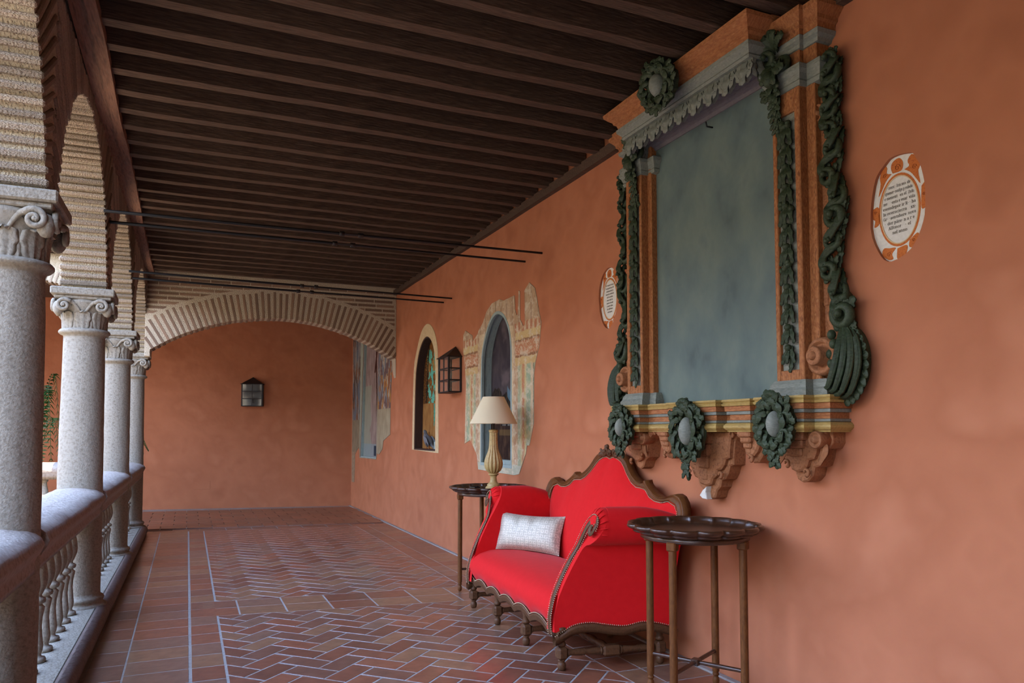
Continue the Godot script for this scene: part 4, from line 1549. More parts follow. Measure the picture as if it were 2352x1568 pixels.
		for e in [-1.0, 1.0]:
			var off: Array = []
			for i in 50:
				var dir: Vector3 = (fine[i + 1] - fine[i]).normalized()
				var nn := dir.cross(Vector3(1, .3, 0)).normalized()
				off.append(fine[i] + nn * e * (float(rad[i]) + .006) - Vector3(.002, 0, 0))
			nails(studs, off, .0125)
		# lower side rail
		rows = []
		var sl: Array = []
		for i in 41:
			var u := i / 40.0
			var d := -.03 + .73 * u
			var y: float = curve([Vector2(0, .200), Vector2(.1, .258), Vector2(.22, .272), Vector2(.4, .256), Vector2(.55, .246), Vector2(.75, .266), Vector2(.9, .252), Vector2(1, .225)], u).y
			var s: float = sg * .852 + shift.call(d)
			var l := PackedVector3Array()
			for p in [[0.0, .0], [.012, -.006], [.014, -.02], [.008, -.03], [.010, -.05], [-.03, -.055], [-.035, 0.0]]:
				l.append(Vector3(d, y + p[1], s + sg * p[0]))
			rows.append(l)
			sl.append(Vector3(d, y + .006, s + sg * .006))
		b = MB.new()
		b.grid(rows, true)
		part(t, "side_rail", b, M.walnut_carved)
		nails(studs, sl, .0125)
	# back
	rows = []
	for j in 15:
		var v := j / 14.0
		var fr := PackedVector3Array()
		var bk := PackedVector3Array()
		for i in 61:
			var s := -.93 + 1.86 * i / 60.0
			var top := lerp_table(CREST_LOW, absf(s)) + .012
			var y := lerpf(.38, top, v)
			var bulge := .085 * pow(maxf(0.0, sin(PI * clampf(v * .93 + .07, 0, 1))), .6) * (1.0 - pow(absf(s) / .94, 4.0))
			if y < .80: s *= lerpf(.84, 1.0, clampf((y - .5) / .3, 0, 1))
			fr.append(Vector3(lerpf(.585, .738, clampf((y - .38) / .8, 0, 1)) - bulge, y, s + BACK_SHIFT))
			bk.append(Vector3(lerpf(.66, .765, clampf((y - .38) / .8, 0, 1)), y, s + BACK_SHIFT))
		bk.reverse()
		fr.append_array(bk)
		rows.append(fr)
	b = MB.new()
	b.grid(rows, true)
	var back := part(t, "backrest", b, M.red_cloth)
	var upper: Array = []
	for k in range(CREST_TOP.size() - 1, 0, -1): upper.append([-CREST_TOP[k][0], CREST_TOP[k][1]])
	for q in CREST_TOP: upper.append(q)
	var lower: Array = []
	for k in range(CREST_LOW.size() - 1, -1, -1): lower.append(CREST_LOW[k])
	for k in range(1, CREST_LOW.size()): lower.append([-CREST_LOW[k][0], CREST_LOW[k][1]])
	# crest rail lofted between its upper and lower lines, leaning with the back
	rows = []
	for i in 181:
		var u := i / 180.0 * 2.0 - 1.0
		var st := absf(u)
		var sign_ := -1.0 if u < 0 else 1.0
		var a: Vector2 = along(CREST_TOP, st)
		var c: Vector2 = along(CREST_LOW, st)
		a.x *= sign_; c.x *= sign_
		var l := PackedVector3Array()
		for p in [[0.0, .0], [.0, .022], [.10, .036], [.30, .040], [.36, .030], [.62, .034], [.80, .044], [.92, .042], [1.0, .020], [1.0, -.010], [0.0, -.018]]:
			var q := c.lerp(a, p[0])
			var d: float = lerpf(.585, .745, clampf((q.y - .38) / .8, 0, 1)) + .012 - p[1]
			l.append(Vector3(d, q.y, q.x + BACK_SHIFT))
		rows.append(l)
	b = MB.new()
	b.grid(rows, true)
	part(t, "crest_rail", b, M.walnut)
	line = []
	for i in 181:
		var u := i / 180.0 * 2.0 - 1.0
		var q: Vector2 = along(CREST_LOW, absf(u))
		line.append(Vector3(lerpf(.585, .738, clampf((q.y - .38) / .8, 0, 1)) - .016, q.y - .003, q.x * (-1.0 if u < 0 else 1.0) + BACK_SHIFT))
	nails(studs, line, .0115)
	b = MB.new()
	var r := RandomNumberGenerator.new()
	r.seed = 12
	spray(b, Vector2(0, 1.225), PI * .5, .075, 5, 2.4, .018, .0, .03, r)
	spray(b, Vector2(-.05, 1.225), PI * .9, .08, 3, .8, .016, .0, .02, r)
	spray(b, Vector2(.05, 1.225), PI * .1, .08, 3, .8, .016, .0, .02, r)
	scroll2(b, Vector2(-.028, 1.235), .024, 0, 1.2, .008, .01, .03)
	scroll2(b, Vector2(.028, 1.235), .024, PI, -1.2, .008, .01, .03)
	b.ball(Vector3(0, 1.285, .022), Vector3(.016, .02, .014), 8, 6)
	part(t, "crest_carving", b, M.walnut_carved, Transform3D(Basis(Vector3(0, 0, 1), Vector3.UP, Vector3(-1, 0, 0)), Vector3(.725, 0, BACK_SHIFT)))
	var sp := part(t, "nail_trim", studs, M.brass)
	sp.set_meta("kind", "stuff")
	sp.set_meta("label", "rows of small bright upholstery nails")
	# legs and stretchers
	b = MB.new()
	b.lathe([[0, 0], [.018, .002], [.024, .012], [.026, .03], [.022, .044], [.016, .05], [.022, .056], [.022, .066], [0, .066]], 14)
	b.box(Vector3(0, .10, 0), Vector3(.066, .074, .066), .014)
	b.lathe([[0, .136], [.018, .138], [.026, .148], [.025, .158], [.019, .166], [.021, .19], [.026, .215], [.029, .235], [.031, .25], [.0, .262]], 14)
	var leg := b.mesh()
	for s in [-.835, -.28, .275, .83]:
		part(t, "leg", leg, M.walnut_carved, Transform3D(Basis(), Vector3(.022, 0, s)))
		var s1: float = s + (.09 if s > .5 else (.02 if s > 0 else -.01))
		part(t, "leg", leg, M.walnut_carved, Transform3D(Basis(), Vector3(.63, 0, s1)))
		b = MB.new()
		var prof := [[0, .03], [.020, .032], [.024, .04], [.018, .05], [.019, .09], [.022, .125], [.016, .13], [.023, .137], [.016, .144], [.019, .19], [.023, .225], [.017, .232], [.024, .24], [.024, .248], [.0, .25]]
		b.lathe(prof, 12)
		b.box(Vector3(0, .304, 0), Vector3(.062, .11, .062), .012)
		var pr2: Array = []
		for k in range(prof.size() - 1, -1, -1): pr2.append([prof[k][0], .608 - prof[k][1]])
		b.lathe(pr2, 12)
		var dir := Vector3(.608, 0, s1 - s).normalized()
		part(t, "stretcher", b, M.walnut_carved, Transform3D(Basis(Vector3.UP.cross(dir).normalized() * -1.0, dir, Vector3.UP) , Vector3(.022, .10, s)))
	b = MB.new()
	var prof2: Array = [[0, -.80]]
	for k in 40:
		var y := -.80 + 1.62 * k / 39.0
		prof2.append([.020 + .006 * sin(k * 2.1), y])
	prof2.append([0, .82])
	b.lathe(prof2, 10)
	part(t, "stretcher", b, M.walnut_carved, Transform3D(Basis(Vector3(1, 0, 0), Vector3(0, 0, 1), Vector3(0, -1, 0)), Vector3(.33, .10, .02)))
	build_cushion(t.transform)

func poly_list(a: Array) -> Array:
	var r: Array = []
	for q in a: r.append(Vector2(q[0], q[1]))
	return r

func along(t: Array, u: float) -> Vector2:
	var x := clampf(u, 0, 1) * (t.size() - 1)
	var i := mini(int(x), t.size() - 2)
	return Vector2(t[i][0], t[i][1]).lerp(Vector2(t[i + 1][0], t[i + 1][1]), x - i)

func build_cushion(base: Transform3D) -> void:
	var b := MB.new()
	var n := 26
	var m := 16
	for side in [-1.0, 1.0]:
		var rows: Array = []
		for j in m + 1:
			var v := j / float(m) * 2.0 - 1.0
			var l := PackedVector3Array()
			for i in n + 1:
				var u := i / float(n) * 2.0 - 1.0
				var puff := .075 * pow(maxf(0.0, (1.0 - u * u * u * u)) * maxf(0.0, 1.0 - v * v * v * v), .55)
				var crease := .014 * exp(-pow((u + .28) * 9.0, 2)) * maxf(0.0, v) + .012 * exp(-pow((u - .18) * 10.0, 2)) * maxf(0.0, v)
				var x := u * .295 * (1.0 - .07 * (1.0 - v * v) * 0.0 - .05 * absf(u) * (1.0 - absf(v)))
				var y := v * .150 * (1.0 - .11 * (1.0 - u * u) * maxf(0.0, absf(v)))
				l.append(Vector3(x, y, side * maxf(0.001, puff - crease * 2.0)))
			rows.append(l)
		var h := MB.new()
		h.grid(rows, false)
		b.put(h, Transform3D())
	var m3 := StandardMaterial3D.new()
	m3.albedo_texture = ImageTexture.create_from_image(brocade_image())
	m3.roughness = .48
	m3.metallic = .15
	m3.rim_enabled = true
	m3.rim = .1
	# stands diagonally in the far corner of the seat, leaning back
	var p0 := Vector3(.20, 0, -.735)
	var p1 := Vector3(.505, 0, -.275)
	var ex := (p1 - p0).normalized()
	var lean := (Vector3.UP + ex.cross(Vector3.UP) * -.33).normalized()
	var ez := ex.cross(lean).normalized()
	var at := base * Transform3D(Basis(ex, lean, ez), (p0 + p1) * .5 + Vector3(0, .468, 0) + lean * .142 + ez * .02)
	single("cushion", "silvery white brocade cushion in the corner of the red settee", "cushion", b, m3, at)

func brocade_image() -> Image:
	var im := Image.create(256, 128, false, Image.FORMAT_RGB8)
	var f := noise(.05, 5, 3)
	for y in 128:
		for x in 256:
			var a := sin(x * .39) * sin(y * .39) + .6 * sin((x + y) * .55) * sin((x - y) * .55)
			var k := .80 if absf(a) < .28 else .66
			k += f.get_noise_2d(x, y) * .05
			im.set_pixel(x, y, Color(k, k * .97, k * .88))
	return im

# ---------------------------------------------------------------- tray tables
func make_table(label: String, at: Vector3, turn: float) -> Node3D:
	var t := thing("tray_table", label, "table", "scalloped tray tables beside the settee")
	t.position = at
	var b := MB.new()
	# tray: scalloped rim
	var seg := 192
	var prof := [[0.0, .855, 0.0], [.265, .855, 0.0], [.285, .860, .5], [.312, .866, .9], [.318, .873, 1.0], [.315, .878, 1.0], [.332, .884, 1.0], [.345, .892, 1.0], [.349, .901, 1.0], [.343, .910, 1.0], [.331, .912, 1.0], [.322, .905, 1.0], [.318, .893, 1.0], [.312, .882, 1.0], [.300, .874, .8], [.285, .871, .3], [0.0, .871, 0.0]]
	var rows: Array = []
	for p in prof:
		var l := PackedVector3Array()
		for k in seg:
			var a := TAU * k / seg
			var lobe := absf(cos(a * 8.0))
			var r: float = p[0] * (1.0 + p[2] * (.085 * pow(lobe, .55) - .065))
			l.append(Vector3(cos(a) * r, p[1], sin(a) * r))
		rows.append(l)
	b.grid(rows, true)
	part(t, "tray", b, M.walnut_dark)
	b = MB.new()
	b.lathe([[0, .832], [.272, .832], [.282, .838], [.282, .856], [.270, .862], [0, .862]], 48)
	part(t, "apron", b, M.walnut_dark)
	b = MB.new()
	b.lathe([[0, 0], [.011, .002], [.017, .012], [.019, .028], [.016, .045], [.011, .052], [.018, .058], [.018, .066], [.0135, .072], [.019, .078], [.020, .10], [.020, .45], [.020, .80], [0, .805]], 16)
	b.box(Vector3(0, .818, 0), Vector3(.050, .045, .050), .006)
	var leg := b.mesh()
	var rl := .262
	for k in 4:
		var a := turn + k * TAU / 4.0
		part(t, "leg", leg, M.walnut, Transform3D(Basis(Vector3.UP, -a), Vector3(cos(a) * rl, 0, sin(a) * rl)))
		b = MB.new()
		b.lathe([[0, .018], [.0105, .02], [.0115, .13], [.0105, rl - .015], [0, rl - .012]], 10)
		var d := Vector3(cos(a), 0, sin(a))
		part(t, "stretcher", b, M.walnut_dark, Transform3D(Basis(Vector3.UP.cross(d) * -1.0, d, Vector3.UP), Vector3(0, .19, 0)))
	b = MB.new()
	b.box(Vector3(0, .19, 0), Vector3(.042, .034, .042), .004)
	part(t, "cross_block", b, M.walnut_dark, Transform3D(Basis(Vector3.UP, -turn), Vector3.ZERO))
	return t

func build_tables() -> void:
	make_table("dark scalloped tray table nearest the viewer, at the right end of the settee", Vector3(2.47, .005, -3.28), deg_to_rad(61))
	make_table("dark scalloped tray table at the far end of the settee, under the lamp", Vector3(2.475, .005, -6.23), deg_to_rad(7))
	var d := thing("ashtray", "small black glossy dish on the far tray table", "dish")
	d.position = Vector3(2.33, .879, -6.20)
	var b := MB.new()
	b.lathe([[0, 0], [.045, 0], [.052, .012], [.054, .034], [.048, .036], [.044, .016], [0, .012]], 20)
	part(d, "bowl", b, M.black_gloss)

func build_lamp() -> void:
	var t := thing("table_lamp", "cream table lamp with a fluted baluster base and conical shade", "lamp")
	t.position = Vector3(2.53, .877, -6.26)
	var b := MB.new()
	b.lathe([[0, 0], [.070, .0], [.074, .012], [.070, .026], [.054, .034], [.058, .044], [.050, .054], [.036, .066], [.030, .085], [.028, .115], [.034, .128], [.046, .134], [.046, .142], [.03, .148], [0, .15]], 28)
	part(t, "foot", b, M.gilt_wood)
	b = MB.new()
	b.lathe([[.02, .145], [.040, .150], [.062, .170], [.076, .200], [.080, .232], [.076, .262], [.064, .30], [.050, .335], [.041, .37], [.037, .41], [.035, .46], [.034, .505], [.036, .515]], 96, 14, .16)
	part(t, "body", b, M.gilt_wood)
	b = MB.new()
	b.lathe([[0, .505], [.034, .508], [.040, .515], [.044, .527], [.040, .535], [.02, .540], [0, .54]], 24)
	part(t, "collar", b, M.gilt_wood)
	b = MB.new()
	b.lathe([[.010, .54], [.010, .585], [.017, .59], [.017, .64], [.0, .645]], 12)
	part(t, "socket", b, M.iron_rust)
	b = MB.new()
	b.lathe([[.212, .590], [.2135, .590], [.2135, .594], [.097, .832], [.095, .832], [.095, .828], [.2110, .592]], 56)
	part(t, "shade", b, M.shade_cloth)
	b = MB.new()
	for k in 3:
		var a := TAU * k / 3.0
		b.tube([Vector3(0, .80, 0), Vector3(cos(a) * .098, .815, sin(a) * .098)], .002, 6)
	b.tube([Vector3(0, .64, 0), Vector3(0, .805, 0)], .003, 6)
	part(t, "shade_carrier", b, M.iron)

# ---------------------------------------------------------------- lanterns, tie rods, other small things
func make_lantern(label: String, frame: Transform3D, plate := false) -> Node3D:
	var t := thing("wall_lantern", label, "lantern", "iron wall lanterns")
	t.transform = frame      # x along the wall, y up, z out; origin at the middle of the bottom edge
	var w := .175
	var d := .155
	var h := .40
	var b := MB.new()
	for x in [-w, w]:
		for z in [.012, d]: b.box(Vector3(x, h * .5, z), Vector3(.022, h, .022), .002)
	b.box(Vector3(0, h * .5, d), Vector3(.014, h, .014), .002)
	for k in 4:
		var y := h * k / 3.0
		b.box(Vector3(0, y, d + .004), Vector3(w * 2 + .024, .016, .010), .002)
		b.box(Vector3(0, y, .012), Vector3(w * 2 + .02, .014, .010), .002)
		for x in [-w - .003, w + .003]: b.box(Vector3(x, y, d * .5 + .006), Vector3(.010, .016, d), .002)
	b.box(Vector3(0, .0, d * .5), Vector3(w * 2, .008, d), .001)
	part(t, "frame", b, M.iron_rust)
	if plate:
		b = MB.new()
		b.box(Vector3(0, h * .5, .006), Vector3(w * 2, h, .008), .001)
		part(t, "back_plate", b, M.iron)
	b = MB.new()
	var ap := Vector3(0, h + .135, .012)
	var e := [Vector3(-w - .02, h, 0), Vector3(-w - .02, h, d + .022), Vector3(w + .02, h, d + .022), Vector3(w + .02, h, 0)]
	b.face([e[0], e[1], ap], Vector3(-1, 1, 0)); b.face([e[1], e[2], ap], Vector3(0, 1, 1)); b.face([e[2], e[3], ap], Vector3(1, 1, 0))
	b.face([e[0], e[3], e[2], e[1]], Vector3.DOWN); b.face([e[0], ap, e[3]], Vector3(0, 0, -1))
	for k in 3: b.tube([e[k], e[k + 1]], .006, 6)
	part(t, "roof", b, M.iron_rust)
	for k in 3:
		var y := h * (k + .5) / 3.0
		for x in [-w * .5, w * .5]:
			b = MB.new()
			b.box(Vector3(x, y, d), Vector3(w - .016, h / 3.0 - .016, .003), 0.0)
			part(t, "pane", b, M.glass)
		for x in [-w, w]:
			b = MB.new()
			b.box(Vector3(x, y, d * .5 + .006), Vector3(.003, h / 3.0 - .016, d - .02), 0.0)
			part(t, "pane", b, M.glass)
	b = MB.new()
	b.lathe([[.0, .05], [.022, .05], [.022, .13], [0, .135]], 12)
	part(t, "lamp_holder", b, M.iron, Transform3D(Basis(), Vector3(0, 0, d * .5)))
	b = MB.new()
	b.lathe([[.012, .135], [.018, .15], [.030, .18], [.033, .20], [.028, .225], [.014, .24], [0, .243]], 14)
	part(t, "bulb", b, M.glass, Transform3D(Basis(), Vector3(0, 0, d * .5)))
	return t

func build_lanterns() -> void:
	make_lantern("black iron wall lantern between the two arched niches", on_wall(-8.195, 1.848, 0.0))
	var b := Transform3D(Basis(Vector3(BACK_DIR.x, 0, BACK_DIR.y), Vector3.UP, Vector3(-BACK_DIR.y, 0, BACK_DIR.x)), Vector3(1.10, 1.86, back_point(1.10)))
	make_lantern("black iron lantern alone on the far end wall", b, true)

func build_rods() -> void:
	var e := [[-.58, -6.0, -5.907, "nearest"], [-.57, -6.31, -6.269, "second"], [-.56, -8.2, -8.373, "third"], [-.55, -8.56, -8.685, "farthest"]]
	for k in 4:
		var t := thing("tie_rod", "%s thin black iron tie rod under the ceiling" % e[k][3], "rod", "iron tie rods")
		var a := Vector3(e[k][0], 2.973, e[k][1])
		var c := Vector3(XW + .01, 2.973, e[k][2])
		var b := MB.new()
		b.tube([a, a.lerp(c, .49)], .0115, 10)
		b.tube([a.lerp(c, .485), c], .0095, 10)
		part(t, "bar", b, M.iron)
		b = MB.new()
		var m := a.lerp(c, .51)
		for s in [-1.0, 1.0]:
			b.tube([m + Vector3(-.075, 0, s * .014), m + Vector3(.075, 0, s * .014)], .006, 8)
			b.tube([m + Vector3(s * .075 - .02, 0, 0), m + Vector3(s * .075 + .02, 0, 0)], .020, 8)
		part(t, "turnbuckle", b, M.iron_rust)

func frond(b: MB, pts: Array, width: float, count: int) -> void:
	var line := smooth_line(pts, count)
	b.tube(line, .004, 5)
	for i in range(2, count):
		var u := float(i) / count
		var t: Vector3 = (line[mini(i + 1, count)] - line[i - 1]).normalized()
		var side := t.cross(Vector3.UP).normalized()
		var l := width * sin(PI * clampf(u * .85 + .12, 0, 1))
		for s in [-1.0, 1.0]:
			var p: Vector3 = line[i]
			var tip: Vector3 = p + side * s * l + t * l * .5 - Vector3(0, l * .45, 0)
			var mid := (p + tip) * .5 + Vector3(0, l * .06, 0)
			b.face([p, mid + t * .014, tip, mid - t * .014])

func make_palm(label: String, at: Vector3, fronds: Array) -> void:
	var t := thing("potted_palm", label, "plant", "potted palms of the side gallery")
	t.position = at
	var b := MB.new()
	b.lathe([[0, 0], [.13, 0], [.17, .26], [.19, .27], [.19, .31], [.165, .31], [.15, .27], [0, .27]], 24)
	part(t, "pot", b, M.clay_pot)
	for f in fronds:
		b = MB.new()
		frond(b, [Vector3(0, .27, 0), Vector3(f[0] * .25, f[1] * .62, f[2] * .25), Vector3(f[0] * .7, f[1], f[2] * .7), Vector3(f[0], f[1] * f[3], f[2])], f[4], 44)
		part(t, "frond", b, M.fern)

func build_small_things() -> void:
	make_palm("tall green palm glimpsed between the first two columns", Vector3(-2.1, 0, -12.9), [[.38, 2.25, .05, .5, .17], [.30, 2.0, .2, .4, .16], [-.5, 2.2, .1, .6, .17], [.1, 2.1, -.5, .6, .17], [-.2, 1.9, .5, .5, .17], [.35, 1.6, -.3, .5, .15]])
	make_palm("green palm with a frond showing beside the farthest column", Vector3(-1.12, 0, -12.6), [[.60, 1.35, .15, .82, .14], [.52, 1.25, -.12, .85, .13], [-.3, 1.4, .2, .6, .15], [.05, 1.5, -.3, .7, .15], [.12, 1.4, .3, .7, .14]])

# ---------------------------------------------------------------- wall paintings and plaques
func painted(size: Vector2i, paint: Callable) -> StandardMaterial3D:
	var im := Image.create(size.x, size.y, false, Image.FORMAT_RGB8)
	for y in size.y:
		for x in size.x:
			im.set_pixel(x, y, paint.call((x + .5) / size.x, 1.0 - (y + .5) / size.y))
	var m := StandardMaterial3D.new()
	m.albedo_texture = ImageTexture.create_from_image(im)
	m.roughness = .85
	m.metallic_specular = .3
	return m

func bounds(p: PackedVector2Array) -> Rect2:
	var r := Rect2(p[0], Vector2.ZERO)
	for q in p: r = r.expand(q)
	return r

const MURAL_SKY := [[-7.957, 2.483], [-7.889, 2.529], [-7.670, 2.449], [-7.648, 2.379], [-7.502, 2.444], [-7.461, 2.483], [-7.341, 2.548], [-7.243, 2.649], [-7.091, 2.711], [-6.890, 2.721], [-6.784, 2.690], [-6.515, 2.699], [-6.499, 2.559], [-6.467, 2.502], [-6.432, 2.502], [-6.415, 2.727], [-6.387, 2.717], [-6.381, 2.452], [-6.310, 2.378], [-6.270, 2.386], [-6.279, 2.704], [-6.173, 2.761], [-6.056, 2.691], [-6.014, 2.597], [-5.966, 2.455], [-5.925, 2.364], [-5.936, 2.293], [-5.970, 2.152], [-6.039, 2.025], [-6.073, 1.917], [-6.084, 1.466], [-6.177, 1.270], [-6.228, 1.269], [-6.252, 1.194], [-6.405, 1.000], [-6.516, .984], [-7.472, .994], [-7.514, 1.144], [-7.618, 1.229], [-7.725, 1.302], [-7.900, 1.262], [-7.881, 1.619], [-7.862, 1.937], [-7.908, 2.154], [-7.955, 2.297]]
const BAND_BIRD := [[-10.027, 1.148], [-9.989, 2.274], [-9.862, 2.459], [-9.656, 2.714], [-9.453, 2.802], [-9.275, 2.796], [-9.102, 2.716], [-8.969, 2.575], [-8.882, 2.365], [-8.855, 1.130], [-8.985, 1.130]]
const MURAL_FAR := [[-14.12, 3.40], [-14.12, 1.097], [-14.13, .967], [-14.12, .455], [-13.897, .459], [-13.837, .980], [-13.545, 1.110], [-13.460, 1.060], [-13.453, .925], [-12.172, .935], [-12.107, 1.036], [-11.971, 1.024], [-11.745, 1.115], [-11.686, 1.246], [-11.407, 1.317], [-11.257, 1.348], [-11.243, 1.823], [-11.174, 2.415], [-11.30, 3.38]]

func wall_layer(t: Node3D, called: String, outline: Array, holes: Array, m: Material, thick := .006) -> void:
	var q := poly(outline)
	var rect := bounds(q)
	var b := MB.new()
	var hs: Array = []
	for h in holes: hs.append(poly(h))
	for piece in cut_sheet(q, hs): b.extrude(piece, -.002, thick, .002, rect)
	part(t, called, b, m, on_wall())

func niche_back(t: Node3D, outline: Array, depth: float, m: Material, grow := .03) -> void:
	var q := poly(outline)
	var g: Array = Geometry2D.offset_polygon(q, grow)
	var b := MB.new()
	b.extrude(g[0], -depth - .02, -depth, 0.0, bounds(q))
	part(t, "painted_back", b, m, on_wall())

# lining of a niche: a strip following the outline from the wall face to the back
func niche_lining(t: Node3D, called: String, outline: Array, d0: float, d1: float, inset: float, m: Material) -> void:
	var q := poly(outline)
	var inner: PackedVector2Array = Geometry2D.offset_polygon(q, -inset)[0]
	var b := MB.new()
	for piece in cut_sheet(q, [inner]): b.extrude(piece, d0, d1, 0.0)
	part(t, called, b, m, on_wall())

func mix(a: Color, b: Color, k: float) -> Color: return a.lerp(b, clampf(k, 0, 1))

func build_wall_paintings() -> void:
	var n1 := noise(1.0, 3, 4)
	var nz := func(u: float, v: float, s: float) -> float: return n1.get_noise_2d(u * s, v * s)
	# --- niche with painted sky and its fresco surround
	var r := bounds(poly(MURAL_SKY))
	var surround := painted(Vector2i(512, 448), func(u: float, v: float) -> Color:
		var a := r.position.x + u * r.size.x
		var y := r.position.y + v * r.size.y
		var base := mix(c3(.72, .62, .48), c3(.80, .74, .62), .5 + nz.call(u, v, 9.0))
		var col := base
		var d: float = absf(a + 6.99) + .014 * nz.call(u, v, 16.0)     # from the middle of the niche
		y += .012 * nz.call(u + 7.0, v, 14.0)
		if d > .46 and d < .56: col = mix(c3(.62, .45, .36), base, .45 + nz.call(u * 4, v, 20.0))
		if y < 2.02 and d > .56:
			var k := fposmod((d - .56) * 1.0, 10.0)
			if k < .06: col = mix(c3(.50, .58, .48), base, .25)
			elif k < .10: col = mix(c3(.70, .66, .48), base, .2)
			elif k < .15: col = mix(c3(.68, .40, .28), base, .25 + .5 * nz.call(u * 3, v, 12.0))
			elif k < .19: col = mix(c3(.72, .67, .47), base, .2)
			elif k < .29: col = mix(c3(.50, .60, .50), base, .3 + nz.call(u, v, 14.0))
			elif k < .34: col = mix(c3(.72, .62, .50), base, .4)
			elif k < .36: col = c3(.34, .40, .34)
			elif k < .48:
				var q := fposmod(y, .32)
				col = mix(c3(.52, .60, .50), base, .4)
				if q < .02 or q > .30: col = c3(.30, .40, .36)
				if k > .40 and k < .44 and q > .08: col = mix(c3(.70, .48, .36), base, .3)
			else:
				var q := fposmod(y, .36)
				col = mix(c3(.66, .60, .46), base, .3 + nz.call(u, v, 25.0))
				if q < .015: col = c3(.36, .36, .28)
		elif y >= 2.02 and d > .50 and y < 2.42:
			var q := (y - 2.02) / .40
			if q < .18: col = mix(c3(.74, .60, .36), base, .3)
			elif q < .24: col = c3(.48, .30, .20)
			elif q < .55: col = mix(c3(.66, .36, .24), base, .35 + nz.call(u * 6, v * 6, 10.0))
			elif q < .60: col = c3(.50, .34, .24)
			elif q < .78: col = mix(c3(.76, .64, .40), base, .25)
			else: col = mix(c3(.64, .38, .27), base, .4 + .5 * sin(a * 70.0))
		elif y >= 2.42:
			col = mix(c3(.60, .46, .38), base, .55 + .5 * nz.call(u * 5, v, 18.0))
			if fposmod(a * 7.0, 1.0) < .18: col = mix(c3(.52, .40, .33), col, .4)
		if y < 1.08: col = mix(c3(.60, .66, .62), base, .3)
		var wear: float = nz.call(u + 3.0, v, 16.0) + .5 * nz.call(u, v, 50.0)
		col = mix(col, c3(.80, .76, .68), .62 * smoothstep(.08, .34, wear))
		return mix(col, base, .25) * (1.0 + .05 * nz.call(u, v + 5.0, 60.0)))
	var t := thing("sky_niche_fresco", "arched wall niche with painted stormy sky and worn architectural fresco, behind the lamp", "fresco")
	wall_layer(t, "fresco_surround", MURAL_SKY, [rounded(NICHE_SKY)], surround)
	var rs := bounds(poly(NICHE_SKY))
	var skyp := painted(Vector2i(128, 256), func(u: float, v: float) -> Color:
		var c := mix(c3(.30, .27, .28), c3(.22, .20, .225), v * 1.2 - .2 + nz.call(u, v, 4.0))
		var cloud: float = nz.call(u * .8 + 2.0, v * 1.6, 2.2)
		c = mix(c, c3(.43, .38, .385), clampf(cloud * 1.6, 0, .6))
		var ridge: float = .47 + .03 * sin(u * 7.0) + .05 * nz.call(u, 1.0, 6.0)
		if v < ridge and v > .38: c = mix(c3(.10, .09, .08), c3(.26, .20, .15), .4 + nz.call(u, v, 18.0))
		if v > ridge - .02 and v < ridge + .05 and u > .55: c = mix(c, c3(.36, .52, .60), .7)
		if v <= .38: c = mix(c3(.15, .09, .07), c3(.30, .22, .16), .3 + nz.call(u, v, 8.0))
		if v > .26 and v < .34 and u > .35:
			c = mix(c3(.46, .45, .42), c3(.34, .33, .31), .5 + nz.call(u, v, 10.0))
			if fposmod(u * 6.0, 1.0) < .35 and v < .325: c = c3(.07, .07, .08)
		if v < .24 and v > .2 and u > .3: c = mix(c, c3(.42, .34, .20), .6)
		return c)
	niche_back(t, rounded(NICHE_SKY), .11, skyp)
	niche_lining(t, "reveal", rounded(NICHE_SKY), -.12, -.004, .012, M.slate_paint)
	niche_lining(t, "outer_fillet", rounded(NICHE_SKY), -.02, .007, .03, M.slate_paint)
	var b := MB.new()
	b.box(Vector3(-6.99, 1.085, -.075), Vector3(.80, .06, .07), .004)
	part(t, "sill_step", b, M.slate_paint, on_wall())
	# --- niche with the pigeon
	t = thing("leaf_niche_fresco", "narrow arched wall niche with cream border and painted turquoise leaves", "fresco")
	wall_layer(t, "cream_border", rounded(BAND_BIRD.slice(0, 10)) + [BAND_BIRD[10]], [rounded(NICHE_BIRD)], M.cream_plaster)
	var leafp := painted(Vector2i(240, 384), func(u: float, v: float) -> Color:
		var c := mix(c3(.50, .34, .17), c3(.60, .44, .25), .5 + nz.call(u, v, 6.0))
		var hi: float = nz.call(u * 1.0, v * 1.2, 5.0) + .4 * nz.call(u, v, 16.0)
		if v > .42:
			c = mix(c3(.34, .20, .07), c3(.55, .36, .13), .5 + nz.call(u, v, 28.0))
			if hi > .06 and u > .25 and v < .9: c = mix(c3(.30, .62, .55), c3(.42, .72, .64), .5 + nz.call(u, v, 40.0))
			if v > .70 and v < .80 and sin(u * 26.0 + 3.0 * nz.call(u, v, 8.0)) > .3: c = c3(.60, .48, .28)
			if u < .30 and nz.call(u * 3.0, v * 3.0, 14.0) > .05: c = c3(.14, .10, .05)
			if absf(u - .22 - .25 * (v - .5)) < .02: c = c3(.10, .08, .04)
		elif u > .55 and v > .20 and hi > -.02: c = mix(c3(.30, .62, .55), c3(.40, .30, .12), .5 if nz.call(u, v, 50.0) > .1 else 0.0)
		return c)
	niche_back(t, rounded(NICHE_BIRD), .11, leafp)
	niche_lining(t, "wooden_reveal", rounded(NICHE_BIRD), -.12, -.004, .018, M.umber_wood)
	# pigeon and stone on the ledge
	var pg := thing("pigeon", "grey pigeon perched in the narrow leaf-painted niche", "pigeon")
	pg.transform = on_wall(-9.44, 1.170, -.05) * Transform3D(Basis(Vector3.UP, PI), Vector3.ZERO)
	b = MB.new()
	var rows: Array = []
